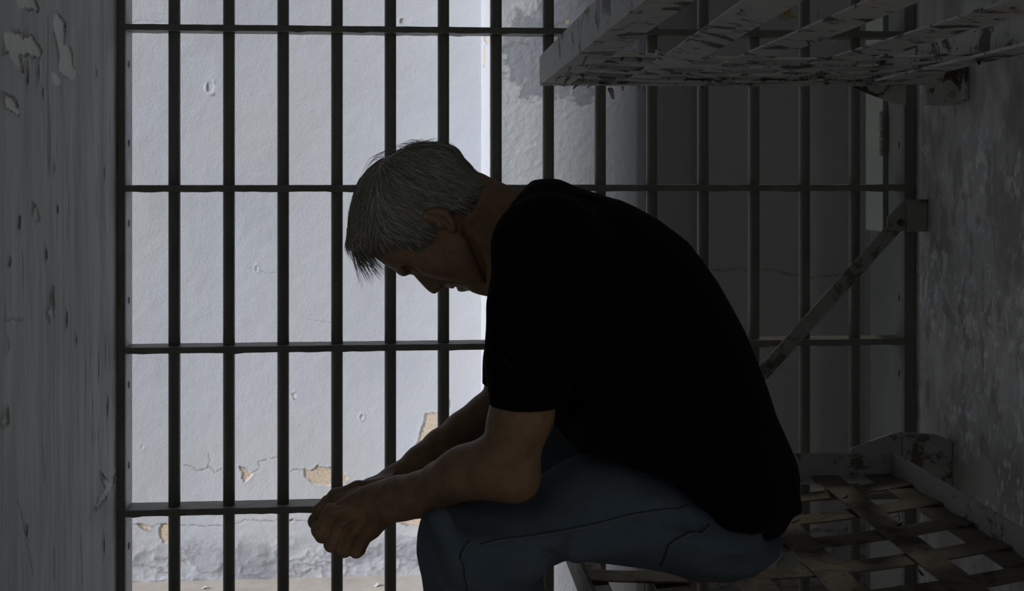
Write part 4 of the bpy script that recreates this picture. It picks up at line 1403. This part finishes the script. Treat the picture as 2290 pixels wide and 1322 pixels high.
def build_hair():
    lo = [mm(755, 0)[0], mm(0, 600)[1], -.10]; hi = [mm(1115, 0)[0], mm(0, 305)[1], .10]
    fd = Field(lo, hi, .0024)
    sl, d, x2, y2 = fd.inflate(HAIR_OUT, 0, .0795, .068, 0, power=2.3, get=True)
    reg = sd_poly(x2 + .004 * (fbm(x2 * 90, y2 * 90, 5) - .5), y2 + .004 * (fbm(x2 * 90 + 5, y2 * 90, 9) - .5), np.array(HAIR_REG))[:, :, None]
    k = .006
    h = np.maximum(k - np.abs(d - reg), 0) / k
    fd.f[sl] = (np.maximum(d, reg) + h * h * k * .25).astype(np.float32)
    P, fc = fd.mesh()
    P = fd.relax(P, fc, 2)
    W = to_world(P)
    verts = [W]; faces = [fc[:, ::-1]]
    nv = len(W)
    tone = [np.full(nv, .22)]
    rr = np.random.default_rng(5)
    tri = []

    def strand(Q, r0, seg=3, bias=0.0):
        nonlocal nv
        Q = np.asarray(Q)
        n = len(Q)
        rad = r0 * (1 - .85 * (np.arange(n) / (n - 1)) ** 2)
        V, f = tube(to_world(Q), rad, seg)
        verts.append(V)
        faces.append([tuple(i + nv for i in q) for q in f])
        nv += len(V)
        tone.append(np.full(len(V), np.clip(.45 + .24 * rr.normal() + bias, .05, 1)))

    c0 = mm(872, 346)[:2]
    reg_poly = np.array(HAIR_REG); out_poly = np.array(HAIR_OUT)
    pxm = F / D0
    # many short strands lying on the cap, both sides
    N = 8500
    a = rr.uniform(776, 1092, N * 3); b = rr.uniform(318, 562, N * 3)
    pts = np.stack([(a - CX) / pxm, (HOR - b) / pxm], 1)
    ok = (sd_poly(pts[:, 0], pts[:, 1], out_poly) < -.0005) & (sd_poly(pts[:, 0], pts[:, 1], reg_poly) < -.001)
    pts = pts[ok][:N]
    side = np.where(rr.random(len(pts)) < .80, -1, 1)
    cur = pts.copy()
    L = rr.uniform(.018, .050, len(pts))
    n = 8
    ph = rr.uniform(0, 6.28, len(pts)); lift = rr.uniform(.0, .0022, len(pts))
    path = []
    for i in range(n):
        hw = hair_half(cur[:, 0], cur[:, 1])
        path.append(np.stack([cur[:, 0], cur[:, 1], side * (hw + .0006 + lift * (i / n) ** 1.5)], 1))
        rad = cur - c0
        rl = np.linalg.norm(rad, axis=1)[:, None] + 1e-6
        rad = rad / rl
        xpx = cur[:, 0] * pxm + CX
        bl = sstep(835, 905, xpx)[:, None]
        down = np.array([.95, -.31])
        wav = .25 * np.sin(ph + i * .5 + cur[:, 1] * 160)
        dr = rad * (1 - bl * .8) + down * bl * .8
        dr = dr / (np.linalg.norm(dr, axis=1)[:, None] + 1e-9)
        dr = dr + wav[:, None] * np.stack([-dr[:, 1], dr[:, 0]], 1)
        nxt = cur + dr * (L / n)[:, None]
        # stay inside the outline
        dd = sd_poly(nxt[:, 0], nxt[:, 1], out_poly)
        g = (c0 * .3 + mm(930, 450)[:2] * .7) - nxt
        g /= np.linalg.norm(g, axis=1)[:, None]
        nxt = nxt + g * np.maximum(dd + .0012, 0)[:, None]
        cur = nxt
    path = np.stack(path, 1)
    for q in path:
        strand(q, .00062)
    # hair along the outline: runs from the crown over the top and down the brow, and back to the nape
    outl = np.array([(862, 352), (842, 364), (825, 379), (809, 399), (800, 417), (792, 443), (783, 475), (781, 500), (780, 525), (776, 545), (776, 556), (784, 575), (795, 600)], float)
    back = np.array([(862, 352), (894, 336), (917, 326), (938, 321), (957, 319.5), (980, 319), (1003, 324), (1019, 331), (1028, 341), (1037, 356), (1051, 370), (1062, 384), (1078, 397), (1094, 407)], float)
    for base, cnt in ((outl, 340), (back, 340)):
        for k in range(cnt):
            i0 = rr.uniform(0, len(base) - 5); ln = rr.uniform(2.5, 4.5)
            t = np.linspace(i0, min(i0 + ln, len(base) - 1), 9)
            x = np.interp(t, np.arange(len(base)), base[:, 0]); y = np.interp(t, np.arange(len(base)), base[:, 1])
            off = rr.normal(0, 1.2); w = rr.normal(0, .022)
            u = np.linspace(0, 1, 9)
            nx, ny = x - 930, y - 450
            nl = np.hypot(nx, ny); g = off + rr.uniform(-1.5, 2.2) * u ** 2 - (abs(w) / .05) ** 2 * 14
            strand(np.array([mm(X + a_ / c_ * g_, Y + b_ / c_ * g_, 0) + np.array([0, 0, w]) for X, Y, a_, b_, c_, g_ in zip(x, y, nx, ny, nl, g)]), .0004)
    # loose wisps above the crown
    for k in range(70):
        x0, y0 = rr.uniform(850, 980), 0
        y0 = np.interp(x0, [840, 862, 894, 917, 938, 957, 980], [366, 353, 338, 328, 323, 322, 321])
        dirx = -1 if rr.random() < .6 else 1
        ln = rr.uniform(22, 62); hgt = rr.uniform(3, 15) * (1.0 if x0 < 950 else .6)
        u = np.linspace(0, 1, 10)
        x = x0 + dirx * ln * u
        yb = np.interp(x, [800, 825, 842, 864, 894, 917, 938, 957, 980, 1003, 1020, 1040], [418, 379, 364, 352, 337, 328, 323, 321, 321, 326, 334, 365])
        y = y0 * (1 - u) + yb * u - hgt * np.sin(np.clip(u * 2.4, 0, math.pi / 2 + .6)) * 1.0
        w = rr.normal(0, .018)
        strand(np.array([mm(X, Y, w) for X, Y in zip(x, y)]), .00032)
    # fringe falling free in front of the forehead
    for k in range(280):
        t = rr.beta(1.2, 1.6)
        x0 = 781 + 34 * t + rr.normal(0, 1.5); y0 = 530 + 20 * rr.random() + 8 * t
        ln = rr.uniform(35, 108) * (1 - .1 * t)
        a = math.radians(rr.uniform(62, 84) - 46 * t * rr.uniform(.6, 1.15))
        u = np.linspace(0, 1, 11)
        bend = rr.uniform(-.1, .35)
        x = x0 + ln * (np.cos(a) * u + bend * .35 * u ** 2); y = y0 + ln * (np.sin(a) * u - bend * .12 * u ** 2)
        w = rr.normal(-.004, .018)
        strand(np.array([mm(X, Y, w) for X, Y in zip(x, y)]), .00042)
    # short bristles at the nape
    for k in range(60):
        t = rr.random()
        x0 = 1050 + 55 * t; y0 = 372 + 42 * t
        u = np.linspace(0, 1, 5)
        w = rr.normal(0, .02)
        strand(np.array([mm(x0 + 12 * v, y0 + 2 * v + 6 * v * v + (abs(w) / .04) ** 2 * 8, w) for v in u]), .00035)
    W = np.concatenate(verts)
    Fc = []
    for f in faces:
        Fc.extend(f.tolist() if hasattr(f, 'tolist') else f)
    o = mesh_obj('hair', W, Fc, M['hair'], man, True)
    at = o.data.color_attributes.new('tone', 'FLOAT_COLOR', 'POINT')
    t = np.concatenate(tone).astype(np.float32)
    at.data.foreach_set('color', np.stack([t, t, t, np.ones_like(t)], 1).reshape(-1))
    return o


hair = build_hair()

# ------------------------------------------------------------------ paint chips on the corridor floor
def chip(px, py, size, seed, label):
    r = random.Random(seed)
    p = onZ(px, py, ZC)
    n = 9
    bm = bmesh.new()
    ring_ = []
    for i in range(n):
        t = 2 * math.pi * i / n
        k = size * r.uniform(.55, 1)
        ring_.append((k * math.cos(t), k * .7 * math.sin(t), size * .5 * r.random()))
    a = [bm.verts.new(v) for v in ring_]
    b = [bm.verts.new((v[0] * .95, v[1] * .95, v[2] + .002)) for v in ring_]
    bm.faces.new(a[::-1]); bm.faces.new(b)
    for i in range(n):
        bm.faces.new((a[i], a[(i + 1) % n], b[(i + 1) % n], b[i]))
    o = bm_obj('paint_chip', bm, M['chip'])
    o.location = (p[0], p[1], ZC + .0002)
    tag(o, label, 'paint chip', 'paint chips on the corridor floor')


chip(845, 1311, .015, 1, 'white paint chip on the corridor floor, below the gap between hands and knee')
chip(458, 1317, .012, 2, 'white paint chip on the corridor floor behind the gap between the two leftmost upright bars')

# ------------------------------------------------------------------ light
sun = bpy.data.lights.new('daylight', 'SUN')
sun.energy = 3.5
sun.angle = math.radians(6)
sun.color = (.965, .98, 1.0)
so = bpy.data.objects.new('daylight', sun); C.objects.link(so)
sd_ = Vector((1.0, .489, -.52)).normalized()
so.rotation_euler = sd_.to_track_quat('-Z', 'Y').to_euler()

sp = bpy.data.lights.new('corridor_lamp', 'SPOT')
sp.energy = 18.0; sp.color = (1.0, .88, .72); sp.spot_size = math.radians(40); sp.spot_blend = .6; sp.shadow_soft_size = .03
spo = bpy.data.objects.new('corridor_lamp', sp); C.objects.link(spo)
spo.location = (1.20, 3.30, 2.35)
spo.rotation_euler = (Vector((.86, 2.64, .90)) - spo.location).to_track_quat('-Z', 'Y').to_euler()

world = bpy.data.worlds.new('world'); bpy.context.scene.world = world
world.use_nodes = True
bg = world.node_tree.nodes['Background']
wt = world.node_tree
tc = wt.nodes.new('ShaderNodeTexCoord'); sx = wt.nodes.new('ShaderNodeSeparateXYZ'); rmp = wt.nodes.new('ShaderNodeValToRGB')
wt.links.new(tc.outputs['Generated'], sx.inputs[0]); wt.links.new(sx.outputs[2], rmp.inputs[0])
rmp.color_ramp.elements[0].position = 0.0; rmp.color_ramp.elements[0].color = (.30, .30, .29, 1)
rmp.color_ramp.elements[1].position = 0.25; rmp.color_ramp.elements[1].color = (1.0, 1.0, 1.0, 1)
wt.links.new(rmp.outputs[0], bg.inputs[0])
bg.inputs[1].default_value = .125

cam = bpy.data.cameras.new('camera')
cam.sensor_fit = 'HORIZONTAL'; cam.sensor_width = 36.0
cam.lens = 36.0 * F / 2290.0
cam.shift_y = -(661.0 - HOR) / 2290.0
cam.clip_start = .02
co = bpy.data.objects.new('camera', cam); C.objects.link(co)
co.location = CAM
co.rotation_euler = (math.pi / 2, 0, -YAW)
sc = bpy.context.scene
sc.camera = co
sc.view_settings.view_transform = 'Standard'
sc.view_settings.look = 'None'
sc.view_settings.exposure = 0
sc.view_settings.gamma = 1
sc.view_settings.use_curve_mapping = False
